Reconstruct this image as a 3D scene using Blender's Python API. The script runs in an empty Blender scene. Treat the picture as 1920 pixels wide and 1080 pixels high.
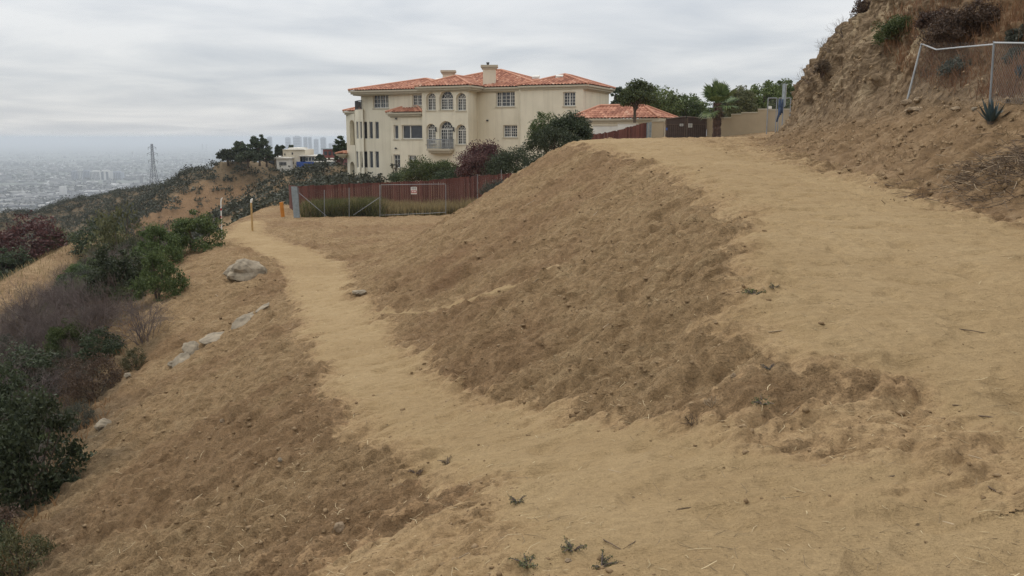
import bpy, bmesh, math, random
import numpy as np
from mathutils import Vector, Matrix
from mathutils.geometry import tessellate_polygon

# ------------------------------------------------------------------ camera, sky, sun
SC = bpy.context.scene
COL = SC.collection
EYE = 1.6
F_PX = 1650.0                       # focal length in pixels of the 1920 wide photograph
PITCH = math.atan(282.0 / F_PX)
CP, SP = math.cos(PITCH), math.sin(PITCH)
cam_d = bpy.data.cameras.new('camera')
cam = bpy.data.objects.new('camera', cam_d)
COL.objects.link(cam)
cam.location = (0, 0, EYE)
cam.rotation_euler = (math.pi / 2 - PITCH, 0, 0)
cam_d.sensor_width = 36.0
cam_d.lens = 36.0 * F_PX / 1920.0
cam_d.clip_start = 0.1
cam_d.clip_end = 120000
SC.camera = cam

SUN_EL, SUN_AZ = 52.0, -38.0        # degrees; azimuth from +Y towards +X
SUN_STRENGTH = 1.45
w = bpy.data.worlds.new('World'); SC.world = w; w.use_nodes = True
nt = w.node_tree; nt.nodes.clear()
def nd(t, tree=None, **kw):
    n = (tree or nt).nodes.new(t)
    for k, v in kw.items(): setattr(n, k, v)
    return n
L = nt.links.new
out = nd('ShaderNodeOutputWorld')
sky = nd('ShaderNodeTexSky', sky_type='NISHITA', sun_disc=False)
sky.sun_elevation = math.radians(SUN_EL); sky.sun_rotation = math.radians(SUN_AZ)
bg1 = nd('ShaderNodeBackground'); bg1.inputs[1].default_value = 0.09
L(sky.outputs[0], bg1.inputs[0])
tc = nd('ShaderNodeTexCoord')
sep = nd('ShaderNodeSeparateXYZ'); L(tc.outputs['Generated'], sep.inputs[0])
# cloud layer seen in plan: direction divided by its height, so bands flatten towards the horizon
zmax = nd('ShaderNodeMath', operation='MAXIMUM'); L(sep.outputs[2], zmax.inputs[0]); zmax.inputs[1].default_value = 0.0
zadd = nd('ShaderNodeMath', operation='ADD'); L(zmax.outputs[0], zadd.inputs[0]); zadd.inputs[1].default_value = 0.09
dx = nd('ShaderNodeMath', operation='DIVIDE'); L(sep.outputs[0], dx.inputs[0]); L(zadd.outputs[0], dx.inputs[1])
dy = nd('ShaderNodeMath', operation='DIVIDE'); L(sep.outputs[1], dy.inputs[0]); L(zadd.outputs[0], dy.inputs[1])
comb = nd('ShaderNodeCombineXYZ'); L(dx.outputs[0], comb.inputs[0]); L(dy.outputs[0], comb.inputs[1])
n1 = nd('ShaderNodeTexNoise'); n1.inputs['Scale'].default_value = 0.75; n1.inputs['Detail'].default_value = 7; n1.inputs['Roughness'].default_value = 0.52
n1.inputs['Distortion'].default_value = 0.35
L(comb.outputs[0], n1.inputs['Vector'])
rmp = nd('ShaderNodeValToRGB'); L(n1.outputs[0], rmp.inputs[0])
e = rmp.color_ramp.elements
e[0].position = 0.36; e[0].color = (0.580, 0.612, 0.655, 1)
e[1].position = 0.62; e[1].color = (0.80, 0.808, 0.815, 1)
# overcast sky: the zenith is brighter than the horizon
zs = nd('ShaderNodeMath', operation='MULTIPLY_ADD'); L(zmax.outputs[0], zs.inputs[0]); zs.inputs[1].default_value = 1.25; zs.inputs[2].default_value = 0.92
bg2 = nd('ShaderNodeBackground'); L(rmp.outputs[0], bg2.inputs[0]); L(zs.outputs[0], bg2.inputs[1])
mixw = nd('ShaderNodeMixShader'); mixw.inputs[0].default_value = 0.9
L(bg1.outputs[0], mixw.inputs[1]); L(bg2.outputs[0], mixw.inputs[2]); L(mixw.outputs[0], out.inputs['Surface'])

sun_d = bpy.data.lights.new('sun', 'SUN'); sun_d.energy = SUN_STRENGTH; sun_d.angle = math.radians(22); sun_d.color = (1.0, 0.95, 0.87)
sun = bpy.data.objects.new('sun', sun_d); COL.objects.link(sun)
el, az = math.radians(SUN_EL), math.radians(SUN_AZ)
sdir = Vector((math.cos(el) * math.sin(az), math.cos(el) * math.cos(az), math.sin(el)))
sun.rotation_euler = sdir.to_track_quat('Z', 'Y').to_euler()

SC.view_settings.view_transform = 'Standard'; SC.view_settings.look = 'None'
SC.view_settings.exposure = 0.0; SC.view_settings.gamma = 1.0
SC.render.engine = 'CYCLES'
SC.cycles.use_denoising = True; SC.cycles.denoising_prefilter = 'NONE'
SC.cycles.max_bounces = 5; SC.cycles.transparent_max_bounces = 24
SC.cycles.volume_bounces = 1

# ------------------------------------------------------------------ image <-> world
def ray(px, py):
    u = (px - 960) / F_PX; v = (540 - py) / F_PX
    return Vector((u, CP + v * SP, -SP + v * CP))
def at(px, py, Y):
    """world point seen at a pixel of the photograph, Y metres ahead"""
    d = ray(px, py); t = Y / d.y
    return Vector((d.x * t, Y, EYE + d.z * t))
def xat(px, Y): return (px - 960) / F_PX * Y / 1.0

# ------------------------------------------------------------------ helpers
def tag(o, label=None, cat=None, group=None, kind=None):
    if label: o['label'] = label
    if cat: o['category'] = cat
    if group: o['group'] = group
    if kind: o['kind'] = kind
    return o
def empty(name, loc, label=None, cat=None, group=None, rz=0.0):
    o = bpy.data.objects.new(name, None); COL.objects.link(o); o.location = loc
    o.rotation_euler = (0, 0, rz); o.empty_display_size = 0.2
    return tag(o, label, cat, group)
def link_mesh(name, me, mat=None, parent=None):
    o = bpy.data.objects.new(name, me); COL.objects.link(o)
    if mat is not None and not me.materials: me.materials.append(mat)
    if parent is not None:
        o.parent = parent
    return o
def mesh_np(name, V, Fq, smooth=False):
    """mesh from numpy: V (n,3); Fq (m,k) one polygon size, or a list of such arrays"""
    me = bpy.data.meshes.new(name)
    Fl = Fq if isinstance(Fq, list) else [Fq]
    Fl = [np.asarray(f, dtype=np.int32) for f in Fl if len(f)]
    V = np.asarray(V, dtype=np.float32)
    me.vertices.add(len(V)); me.vertices.foreach_set('co', V.ravel())
    nl = sum(f.size for f in Fl); npoly = sum(len(f) for f in Fl)
    me.loops.add(nl); me.polygons.add(npoly)
    me.loops.foreach_set('vertex_index', np.concatenate([f.ravel() for f in Fl]))
    tot = np.concatenate([np.full(len(f), f.shape[1], dtype=np.int32) for f in Fl])
    st = np.concatenate([[0], np.cumsum(tot)[:-1]]).astype(np.int32)
    me.polygons.foreach_set('loop_start', st)
    if smooth: me.polygons.foreach_set('use_smooth', np.ones(npoly, dtype=bool))
    me.update(calc_edges=True); me.validate()
    return me
class MB:
    """collects boxes, tubes and polygons, then links them as one mesh object"""
    def __init__(s): s.v = []; s.f = []
    def add(s, vs, fs):
        b = len(s.v); s.v += [tuple(p) for p in vs]; s.f += [tuple(b + i for i in f) for f in fs]
    def box(s, x0, x1, y0, y1, z0, z1):
        s.add([(x0,y0,z0),(x1,y0,z0),(x1,y1,z0),(x0,y1,z0),(x0,y0,z1),(x1,y0,z1),(x1,y1,z1),(x0,y1,z1)],
              [(0,3,2,1),(4,5,6,7),(0,1,5,4),(1,2,6,5),(2,3,7,6),(3,0,4,7)])
    def obox(s, o, a, b, c):
        """box from a corner and three edge vectors"""
        o, a, b, c = Vector(o), Vector(a), Vector(b), Vector(c)
        s.add([o, o+a, o+a+b, o+b, o+c, o+a+c, o+a+b+c, o+b+c],
              [(0,3,2,1),(4,5,6,7),(0,1,5,4),(1,2,6,5),(2,3,7,6),(3,0,4,7)])
    def tube(s, pts, rad, n=6, cap=True):
        pts = [Vector(p) for p in pts]
        if not hasattr(rad, '__len__'): rad = [rad] * len(pts)
        b = len(s.v); ref = None
        for i, p in enumerate(pts):
            d = (pts[min(i+1, len(pts)-1)] - pts[max(i-1, 0)])
            if d.length < 1e-9: d = Vector((0,0,1))
            d.normalize()
            if ref is None or abs(ref.dot(d)) > .95: ref = Vector((1,0,0)) if abs(d.x) < .8 else Vector((0,1,0))
            a = d.cross(ref).normalized(); c = d.cross(a)
            for k in range(n):
                t = 2*math.pi*k/n
                s.v.append(tuple(p + a*math.cos(t)*rad[i] + c*math.sin(t)*rad[i]))
        for i in range(len(pts)-1):
            for k in range(n):
                k2 = (k+1) % n
                s.f.append((b+i*n+k, b+i*n+k2, b+(i+1)*n+k2, b+(i+1)*n+k))
        if cap:
            s.f.append(tuple(b+k for k in range(n))[::-1]); s.f.append(tuple(b+(len(pts)-1)*n+k for k in range(n)))
    def build(s, name, mat=None, parent=None, smooth=False):
        me = bpy.data.meshes.new(name); me.from_pydata(s.v, [], s.f)
        bm = bmesh.new(); bm.from_mesh(me); bmesh.ops.recalc_face_normals(bm, faces=bm.faces); bm.to_mesh(me); bm.free()
        if smooth:
            for p in me.polygons: p.use_smooth = True
        return link_mesh(name, me, mat, parent)
def copy_tree(o, parent=None):
    c = o.copy(); COL.objects.link(c)
    if parent is not None: c.parent = parent
    for ch in list(o.children): copy_tree(ch, c)
    return c
def set_in(o, root_loc): o.location = Vector(root_loc)

# ------------------------------------------------------------------ numpy noise
def _h(ix, iy, iz, seed):
    n = (ix.astype(np.uint32) * np.uint32(374761393) + iy.astype(np.uint32) * np.uint32(668265263)
         + iz.astype(np.uint32) * np.uint32(2147483647 - 59) + np.uint32((seed * 1013904223) & 0xffffffff))
    n = (n ^ (n >> np.uint32(13))) * np.uint32(1274126177)
    n = (n ^ (n >> np.uint32(16))) * np.uint32(2246822519)
    return n ^ (n >> np.uint32(15))
def noise2(x, y, seed=0):
    ix = np.floor(x).astype(np.int64); iy = np.floor(y).astype(np.int64)
    fx = x - ix; fy = y - iy
    u = fx*fx*fx*(fx*(fx*6-15)+10); v = fy*fy*fy*(fy*(fy*6-15)+10)
    z = np.zeros_like(ix)
    def g(a, b):
        t = _h(ix+a, iy+b, z, seed).astype(np.float64) * (2*np.pi/4294967296.0)
        return np.cos(t)*(fx-a) + np.sin(t)*(fy-b)
    n00, n10, n01, n11 = g(0,0), g(1,0), g(0,1), g(1,1)
    return ((n00*(1-u)+n10*u)*(1-v) + (n01*(1-u)+n11*u)*v) * 1.5
def noise3(x, y, z, seed=0):
    ix = np.floor(x).astype(np.int64); iy = np.floor(y).astype(np.int64); iz = np.floor(z).astype(np.int64)
    fx = x-ix; fy = y-iy; fz = z-iz
    s = lambda f: f*f*f*(f*(f*6-15)+10)
    u, v, q = s(fx), s(fy), s(fz)
    r = 0
    for a in (0,1):
        for b in (0,1):
            for c in (0,1):
                h = _h(ix+a, iy+b, iz+c, seed)
                gx = ((h & np.uint32(1023)).astype(np.float64)/511.5-1); gy = (((h>>np.uint32(10)) & np.uint32(1023)).astype(np.float64)/511.5-1)
                gz = (((h>>np.uint32(20)) & np.uint32(1023)).astype(np.float64)/511.5-1)
                wgt = (u if a else 1-u)*(v if b else 1-v)*(q if c else 1-q)
                r = r + wgt*(gx*(fx-a)+gy*(fy-b)+gz*(fz-c))
    return r*1.2
def fbm2(x, y, oct=4, seed=0, gain=.5):
    a, t = 1.0, 0
    for i in range(oct):
        t = t + a*noise2(x*2**i+17.3*i, y*2**i-9.1*i, seed+i); a *= gain
    return t
def fbm3(x, y, z, oct=4, seed=0, gain=.5):
    a, t = 1.0, 0
    for i in range(oct):
        t = t + a*noise3(x*2**i+17.3*i, y*2**i-9.1*i, z*2**i+3.7*i, seed+i); a *= gain
    return t
def sstep(a, b, x):
    t = np.clip((x-a)/(b-a), 0, 1); return t*t*(3-2*t)

# ------------------------------------------------------------------ materials
def new_mat(name):
    m = bpy.data.materials.new(name); m.use_nodes = True
    t = m.node_tree; b = t.nodes['Principled BSDF']
    return m, t, b
def nz(t, vec, scale, detail=4, rough=.55, dist=0):
    n = nd('ShaderNodeTexNoise', t); n.inputs['Scale'].default_value = scale; n.inputs['Detail'].default_value = detail
    n.inputs['Roughness'].default_value = rough; n.inputs['Distortion'].default_value = dist
    if vec is not None: t.links.new(vec, n.inputs['Vector'])
    return n.outputs[0]
def ramp(t, fac, stops):
    r = nd('ShaderNodeValToRGB', t); t.links.new(fac, r.inputs[0])
    el = r.color_ramp.elements
    while len(el) < len(stops): el.new(.5)
    for k, (p, c) in enumerate(stops):
        el[k].position = p; el[k].color = (c[0], c[1], c[2], 1) if hasattr(c, '__len__') else (c, c, c, 1)
    return r.outputs[0]
def mixc(t, fac, a, b, mode='MIX'):
    m = nd('ShaderNodeMix', t, data_type='RGBA', blend_type=mode)
    for sock, val in ((m.inputs[0], fac), (m.inputs[6], a), (m.inputs[7], b)):
        if hasattr(val, 'links') or hasattr(val, 'is_linked'): t.links.new(val, sock)
        elif hasattr(val, '__len__'): sock.default_value = (val[0], val[1], val[2], 1)
        else: sock.default_value = val
    return m.outputs[2]
def mth(t, op, a, b=None, c=None):
    m = nd('ShaderNodeMath', t, operation=op)
    for k, val in enumerate((a, b, c)):
        if val is None: continue
        if hasattr(val, 'is_linked'): t.links.new(val, m.inputs[k])
        else: m.inputs[k].default_value = val
    return m.outputs[0]
def bump(t, h, strength, dist, prev=None):
    b = nd('ShaderNodeBump', t); b.inputs['Strength'].default_value = strength; b.inputs['Distance'].default_value = dist
    t.links.new(h, b.inputs['Height'])
    if prev is not None: t.links.new(prev, b.inputs['Normal'])
    return b.outputs[0]
def simple(name, col, rough=.7, metal=0, var=.12, scale=3.0, bmp=0, bscale=40):
    m, t, b = new_mat(name)
    p = nd('ShaderNodeTexCoord', t).outputs['Object']
    n = nz(t, p, scale, 5)
    lo = [c*(1-var) for c in col]; hi = [min(1, c*(1+var)) for c in col]
    t.links.new(ramp(t, n, [(.3, lo), (.7, hi)]), b.inputs['Base Color'])
    b.inputs['Roughness'].default_value = rough; b.inputs['Metallic'].default_value = metal
    b.inputs['Specular IOR Level'].default_value = .3
    if bmp: t.links.new(bump(t, nz(t, p, bscale, 4), bmp, .02), b.inputs['Normal'])
    return m
def leaf_mat(name, dark, light, var_obj=.25, transl=.25, rough=.6):
    m, t, b = new_mat(name)
    g = nd('ShaderNodeNewGeometry', t)
    oi = nd('ShaderNodeObjectInfo', t)
    n = nz(t, nd('ShaderNodeTexCoord', t).outputs['Object'], 1.6, 3)
    f = mth(t, 'ADD', mth(t, 'MULTIPLY', g.outputs['Random Per Island'], .55), mth(t, 'MULTIPLY', n, .5))
    c = ramp(t, f, [(.18, dark), (.85, light)])
    hs = nd('ShaderNodeHueSaturation', t)
    t.links.new(c, hs.inputs['Color'])
    t.links.new(mth(t, 'MULTIPLY_ADD', oi.outputs['Random'], var_obj*2, 1-var_obj), hs.inputs['Value'])
    t.links.new(mth(t, 'MULTIPLY_ADD', oi.outputs['Random'], .03, .485), hs.inputs['Hue'])
    t.links.new(hs.outputs[0], b.inputs['Base Color'])
    b.inputs['Roughness'].default_value = rough; b.inputs['Specular IOR Level'].default_value = .25
    if transl:
        tr = nd('ShaderNodeBsdfTranslucent', t); t.links.new(hs.outputs[0], tr.inputs[0])
        ms = nd('ShaderNodeMixShader', t); ms.inputs[0].default_value = transl
        t.links.new(b.outputs[0], ms.inputs[1]); t.links.new(tr.outputs[0], ms.inputs[2])
        t.links.new(ms.outputs[0], t.nodes['Material Output'].inputs['Surface'])
    return m

def dirt_material():
    m, t, b = new_mat('dry_dirt')
    pos = nd('ShaderNodeNewGeometry', t).outputs['Position']
    at_ = nd('ShaderNodeVertexColor', t); at_.layer_name = 'soil'
    sp = nd('ShaderNodeSeparateColor', t); t.links.new(at_.outputs[0], sp.inputs[0])
    worn, red, scrub = sp.outputs[0], sp.outputs[1], sp.outputs[2]
    n_big = nz(t, pos, .35, 5, .6); n_mid = nz(t, pos, 2.2, 6, .65); n_fine = nz(t, pos, 14, 6, .7); n_grain = nz(t, pos, 75, 4, .7)
    mp = nd('ShaderNodeMapping', t); mp.inputs['Scale'].default_value = (1.6, 7.0, 2.5); mp.inputs['Rotation'].default_value = (0, 0, math.radians(14)); t.links.new(pos, mp.inputs['Vector'])
    n_str = nz(t, mp.outputs[0], 1.6, 6, .65)
    slope = ramp(t, mth(t, 'MULTIPLY_ADD', n_mid, .5, mth(t, 'MULTIPLY', n_str, .5)), [(.32, (.205, .131, .066)), (.50, (.292, .194, .102)), (.68, (.372, .264, .145))])
    slope = mixc(t, mth(t, 'MULTIPLY', red, .9), slope, ramp(t, mth(t, 'MULTIPLY_ADD', n_mid, .5, mth(t, 'MULTIPLY', n_big, .5)), [(.32, (.140, .078, .040)), (.68, (.265, .158, .084))]))
    sand = ramp(t, mth(t, 'MULTIPLY_ADD', n_mid, .45, mth(t, 'MULTIPLY', n_big, .55)), [(.30, (.268, .181, .090)), (.5, (.322, .225, .116)), (.68, (.368, .264, .142))])
    # the edge of the trodden surface frays with the noise
    wf = mth(t, 'ADD', worn, mth(t, 'MULTIPLY', mth(t, 'SUBTRACT', mth(t, 'MULTIPLY_ADD', n_mid, .6, mth(t, 'MULTIPLY', n_fine, .4)), .5), 1.3))
    wf = ramp(t, wf, [(.28, 0.0), (.72, 1.0)])
    c = mixc(t, wf, slope, sand)
    c = mixc(t, mth(t, 'MULTIPLY', scrub, .8), c, ramp(t, n_mid, [(.3, (.060, .050, .036)), (.7, (.125, .098, .062))]))
    # fine grain: dark crumbs and pale straw flecks
    ff = mth(t, 'MULTIPLY_ADD', wf, -.5, 1.0)
    c = mixc(t, ff, c, ramp(t, n_fine, [(.30, .68), (.5, 1.0), (.70, 1.25)]), 'MULTIPLY')
    c = mixc(t, mth(t, 'MULTIPLY', ff, .85), c, ramp(t, n_grain, [(.33, .72), (.5, 1.0), (.68, 1.25)]), 'MULTIPLY')
    vo = nd('ShaderNodeTexVoronoi', t); vo.inputs['Scale'].default_value = 9.0; t.links.new(pos, vo.inputs['Vector'])
    spk = ramp(t, vo.outputs['Distance'], [(.05, 1.0), (.11, 0.0)])
    spk = mth(t, 'MULTIPLY', spk, ramp(t, nz(t, pos, 6, 2), [(.52, 0.0), (.6, .7)]))
    c = mixc(t, spk, c, (.10, .07, .045))
    t.links.new(c, b.inputs['Base Color'])
    b.inputs['Roughness'].default_value = .95; b.inputs['Specular IOR Level'].default_value = .12
    rg = mth(t, 'MULTIPLY_ADD', wf, -.6, 1.0)
    h1 = mth(t, 'MULTIPLY', n_mid, rg)
    b1 = bump(t, mth(t, 'ADD', h1, mth(t, 'MULTIPLY', n_str, rg)), .8, .13)
    b2 = bump(t, mth(t, 'MULTIPLY', n_fine, mth(t, 'MULTIPLY_ADD', wf, -.45, 1.0)), .9, .05, b1)
    b3 = bump(t, n_grain, .8, .010, b2)
    t.links.new(b3, b.inputs['Normal'])
    return m
def cliff_material():
    m, t, b = new_mat('crumbling_cliff')
    pos = nd('ShaderNodeNewGeometry', t).outputs['Position']
    at_ = nd('ShaderNodeVertexColor', t); at_.layer_name = 'soil'
    sp = nd('ShaderNodeSeparateColor', t); t.links.new(at_.outputs[0], sp.inputs[0])
    rock, red, pale = sp.outputs[0], sp.outputs[1], sp.outputs[2]
    n_big = nz(t, pos, .5, 5, .6); n_mid = nz(t, pos, 2.4, 7, .65, .4); n_fine = nz(t, pos, 12, 6, .7)
    vo = nd('ShaderNodeTexVoronoi', t, feature='F1'); vo.inputs['Scale'].default_value = 3.2
    wv = nd('ShaderNodeVectorMath', t, operation='ADD'); t.links.new(pos, wv.inputs[0])
    nn = nd('ShaderNodeTexNoise', t); nn.inputs['Scale'].default_value = 2.0; t.links.new(pos, nn.inputs['Vector'])
    t.links.new(nn.outputs[1], wv.inputs[1]); t.links.new(wv.outputs[0], vo.inputs['Vector'])
    dirt = ramp(t, n_mid, [(.3, (.125, .078, .040)), (.5, (.195, .125, .066)), (.7, (.27, .185, .105))])
    rk = ramp(t, n_mid, [(.28, (.105, .070, .042)), (.5, (.195, .135, .080)), (.62, (.28, .20, .122)), (.75, (.43, .33, .21))])
    rk = mixc(t, .55, rk, ramp(t, mth(t, 'FRACT', mth(t, 'MULTIPLY', vo.outputs['Distance'], 1.0)), [(.0, 1.15), (.55, .75)]), 'MULTIPLY')
    c = mixc(t, rock, dirt, rk)
    c = mixc(t, mth(t, 'MULTIPLY', red, .7), c, ramp(t, n_mid, [(.3, (.12, .068, .040)), (.7, (.22, .135, .078))]))
    c = mixc(t, mth(t, 'MULTIPLY', pale, .8), c, ramp(t, n_mid, [(.3, (.28, .205, .12)), (.7, (.46, .36, .23))]))
    c = mixc(t, .75, c, ramp(t, n_fine, [(.28, .6), (.5, 1.0), (.75, 1.3)]), 'MULTIPLY')
    t.links.new(c, b.inputs['Base Color']); b.inputs['Roughness'].default_value = .95; b.inputs['Specular IOR Level'].default_value = .12
    b1 = bump(t, mth(t, 'ADD', n_mid, mth(t, 'MULTIPLY', vo.outputs['Distance'], rock)), .8, .16)
    b2 = bump(t, n_fine, .7, .04, b1)
    t.links.new(b2, b.inputs['Normal'])
    return m
M = {}
M['dirt'] = dirt_material()
M['cliff'] = cliff_material()
def stucco_mat():
    m, t, b = new_mat('cream_stucco'); p = nd('ShaderNodeTexCoord', t).outputs['Object']
    mp = nd('ShaderNodeMapping', t); mp.inputs['Scale'].default_value = (2.2, 2.2, .14); t.links.new(p, mp.inputs['Vector'])
    c = ramp(t, nz(t, p, .5, 5), [(.3, (.65, .585, .445)), (.7, (.74, .672, .52))])
    c = mixc(t, ramp(t, nz(t, mp.outputs[0], 1.0, 6, .6), [(.50, 0.0), (.72, .36)]), c, (.43, .375, .28))
    t.links.new(c, b.inputs['Base Color']); b.inputs['Roughness'].default_value = .88; b.inputs['Specular IOR Level'].default_value = .25
    t.links.new(bump(t, nz(t, p, 25, 4), .2, .02), b.inputs['Normal']); return m
M['stucco'] = stucco_mat()
M['cornice'] = simple('cornice_plaster', (.46, .405, .30), .8, var=.06)
M['wall_tan'] = simple('tan_block_wall', (.40, .315, .205), .9, var=.10, scale=.8, bmp=.2, bscale=12)
M['white'] = simple('white_paint', (.72, .70, .64), .5, var=.04)
M['offwhite'] = simple('offwhite_paint', (.62, .60, .54), .6, var=.08)
M['galv'] = simple('galvanised_steel', (.26, .27, .275), .5, .35, var=.15)
M['bluegrey'] = simple('weathered_grey_wood', (.23, .26, .27), .85, var=.2, scale=6)
M['iron'] = simple('black_iron', (.045, .045, .05), .5, .3)
M['gate_metal'] = simple('dark_brown_gate_metal', (.060, .040, .032), .55, .1, var=.25)
M['gate_rail'] = simple('brown_gate_rail', (.10, .068, .05), .55, .1, var=.2)
M['orange'] = simple('orange_paint', (.50, .19, .03), .6, var=.15)
M['tanpost'] = simple('tan_post_paint', (.42, .27, .11), .7, var=.2, scale=12)
M['redpaint'] = simple('sign_red', (.36, .04, .04), .5, var=.08)
M['bluecloth'] = simple('blue_grey_cloth', (.05, .075, .13), .9, var=.25, scale=8)
M['stone'] = simple('pale_stone', (.25, .205, .145), .95, var=.4, scale=5, bmp=.6, bscale=14)
M['rock_dirt'] = simple('dusty_rock', (.26, .19, .12), .95, var=.35, scale=9, bmp=.6, bscale=25)
M['bark'] = simple('bark', (.10, .075, .055), .9, var=.3, scale=9, bmp=.5)
M['twig'] = simple('grey_twigs', (.135, .104, .092), .9, var=.3, scale=2)
M['drybark'] = simple('dry_stick', (.33, .25, .16), .85, var=.35, scale=6)
M['darkstick'] = simple('dark_stick', (.125, .088, .058), .9, var=.3, scale=6)
M['leaf_dark'] = leaf_mat('dark_evergreen_leaf', (.018, .027, .014), (.085, .105, .052))
M['leaf_mid'] = leaf_mat('green_leaf', (.030, .048, .015), (.140, .178, .064))
M['leaf_bright'] = leaf_mat('bright_green_leaf', (.042, .064, .018), (.185, .225, .078))
M['leaf_olive'] = leaf_mat('olive_leaf', (.045, .048, .020), (.165, .160, .075))
M['leaf_grey'] = leaf_mat('grey_sage_leaf', (.040, .042, .032), (.125, .128, .095))
M['leaf_red'] = leaf_mat('dark_red_leaf', (.048, .022, .022), (.150, .068, .060))
M['leaf_brown'] = leaf_mat('brown_dead_leaf', (.045, .030, .022), (.145, .095, .062))
M['leaf_far'] = leaf_mat('far_scrub_leaf', (.030, .034, .026), (.090, .092, .060), .1, .1)
M['grass_dry'] = leaf_mat('dry_grass_blade', (.16, .115, .055), (.38, .29, .15), .1, .3)
M['grass_rust'] = leaf_mat('rusty_dry_grass_blade', (.14, .075, .035), (.32, .185, .09), .1, .3)
M['grass_green'] = leaf_mat('green_grass_blade', (.05, .058, .02), (.17, .165, .06), .1, .3)
M['palm_leaf'] = leaf_mat('palm_leaf', (.035, .062, .018), (.15, .195, .07), .1, .25)
M['palm_trunk'] = simple('palm_trunk', (.115, .075, .06), .95, var=.4, scale=6, bmp=.8, bscale=15)
M['agave'] = leaf_mat('blue_agave_leaf', (.035, .055, .062), (.085, .125, .135), .05, .05)

def glass_mat():
    m, t, b = new_mat('window_glass')
    p = nd('ShaderNodeTexCoord', t).outputs['Object']
    t.links.new(ramp(t, nz(t, p, .5, 3), [(.35, (.018, .02, .024)), (.7, (.075, .08, .085))]), b.inputs['Base Color'])
    b.inputs['Roughness'].default_value = .08; b.inputs['Specular IOR Level'].default_value = .6
    return m
M['glass'] = glass_mat()
def board_mat(name, lo, hi):
    m, t, b = new_mat(name)
    g = nd('ShaderNodeNewGeometry', t)
    p = nd('ShaderNodeTexCoord', t).outputs['Object']
    mp = nd('ShaderNodeMapping', t); mp.inputs['Scale'].default_value = (4, 4, .8); t.links.new(p, mp.inputs['Vector'])
    f = mth(t, 'MULTIPLY_ADD', g.outputs['Random Per Island'], .6, mth(t, 'MULTIPLY', nz(t, mp.outputs[0], 2, 5), .5))
    t.links.new(ramp(t, f, [(.2, lo), (.85, hi)]), b.inputs['Base Color']); b.inputs['Roughness'].default_value = .85
    b.inputs['Specular IOR Level'].default_value = .2
    return m
M['redwood'] = board_mat('red_stained_boards', (.085, .031, .024), (.165, .068, .052))
def tile_mat():
    m, t, b = new_mat('terracotta_roof_tiles')
    uv = nd('ShaderNodeUVMap', t); uv.uv_map = 'tiles'
    fl = nd('ShaderNodeVectorMath', t, operation='FLOOR'); t.links.new(uv.outputs[0], fl.inputs[0])
    wn = nd('ShaderNodeTexWhiteNoise', t, noise_dimensions='2D'); t.links.new(fl.outputs[0], wn.inputs[0])
    big = nz(t, nd('ShaderNodeTexCoord', t).outputs['Object'], .5, 4)
    f = mth(t, 'MULTIPLY_ADD', wn.outputs[0], .6, mth(t, 'MULTIPLY', big, .5))
    c = ramp(t, f, [(.2, (.22, .088, .056)), (.5, (.36, .155, .096)), (.8, (.49, .24, .155)), (.97, (.60, .42, .31))])
    t.links.new(c, b.inputs['Base Color']); b.inputs['Roughness'].default_value = .8; b.inputs['Specular IOR Level'].default_value = .2
    return m
M['tile'] = tile_mat()
def chain_mat(name, scale, thick):
    """diamond wire lattice: wire where the lattice is, clear between"""
    m, t, b = new_mat(name)
    b.inputs['Base Color'].default_value = (.22, .23, .23, 1); b.inputs['Roughness'].default_value = .5; b.inputs['Metallic'].default_value = .3
    uv = nd('ShaderNodeUVMap', t); uv.uv_map = 'wire'
    s = nd('ShaderNodeSeparateXYZ', t); t.links.new(uv.outputs[0], s.inputs[0])
    a = mth(t, 'MULTIPLY', mth(t, 'ADD', s.outputs[0], s.outputs[1]), scale); c = mth(t, 'MULTIPLY', mth(t, 'SUBTRACT', s.outputs[0], s.outputs[1]), scale)
    fa = mth(t, 'LESS_THAN', mth(t, 'FRACT', a), thick); fb = mth(t, 'LESS_THAN', mth(t, 'FRACT', c), thick)
    f = mth(t, 'MAXIMUM', fa, fb)
    tr = nd('ShaderNodeBsdfTransparent', t); ms = nd('ShaderNodeMixShader', t)
    t.links.new(f, ms.inputs[0]); t.links.new(tr.outputs[0], ms.inputs[1]); t.links.new(b.outputs[0], ms.inputs[2])
    t.links.new(ms.outputs[0], t.nodes['Material Output'].inputs['Surface'])
    return m
M['chain'] = chain_mat('chain_link_wire', 12.0, .07)
M['chain_thin'] = chain_mat('thin_chain_link_wire', 12.0, .022)
def plain_mat():
    m, t, b = new_mat('city_plain_ground')
    pos = nd('ShaderNodeNewGeometry', t).outputs['Position']
    n = nz(t, pos, .0022, 8, .65); n2 = nz(t, pos, .013, 6, .7)
    c = ramp(t, mth(t, 'MULTIPLY_ADD', n, .5, mth(t, 'MULTIPLY', n2, .5)), [(.36, (.035, .05, .03)), (.52, (.10, .11, .085)), (.64, (.26, .25, .22))])
    t.links.new(c, b.inputs['Base Color']); b.inputs['Roughness'].default_value = .95
    return m
M['plain'] = plain_mat()
def city_mat():
    m, t, b = new_mat('city_building')
    g = nd('ShaderNodeNewGeometry', t)
    c = ramp(t, g.outputs['Random Per Island'], [(0, (.05, .05, .055)), (.5, (.13, .128, .122)), (.85, (.26, .25, .23)), (1, (.66, .65, .62))])
    t.links.new(c, b.inputs['Base Color']); b.inputs['Roughness'].default_value = .8
    return m
M['city'] = city_mat()
M['tower'] = simple('tower_cladding', (.30, .32, .36), .5, var=.15, scale=.02)
M['towerglass'] = simple('tower_window_band', (.07, .08, .10), .3, var=.2, scale=.02)
M['pale_concrete'] = simple('pale_concrete', (.55, .54, .50), .7, var=.1, scale=.02)
M['bluetarp'] = simple('blue_tarp', (.04, .09, .30), .6, var=.2)
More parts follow.
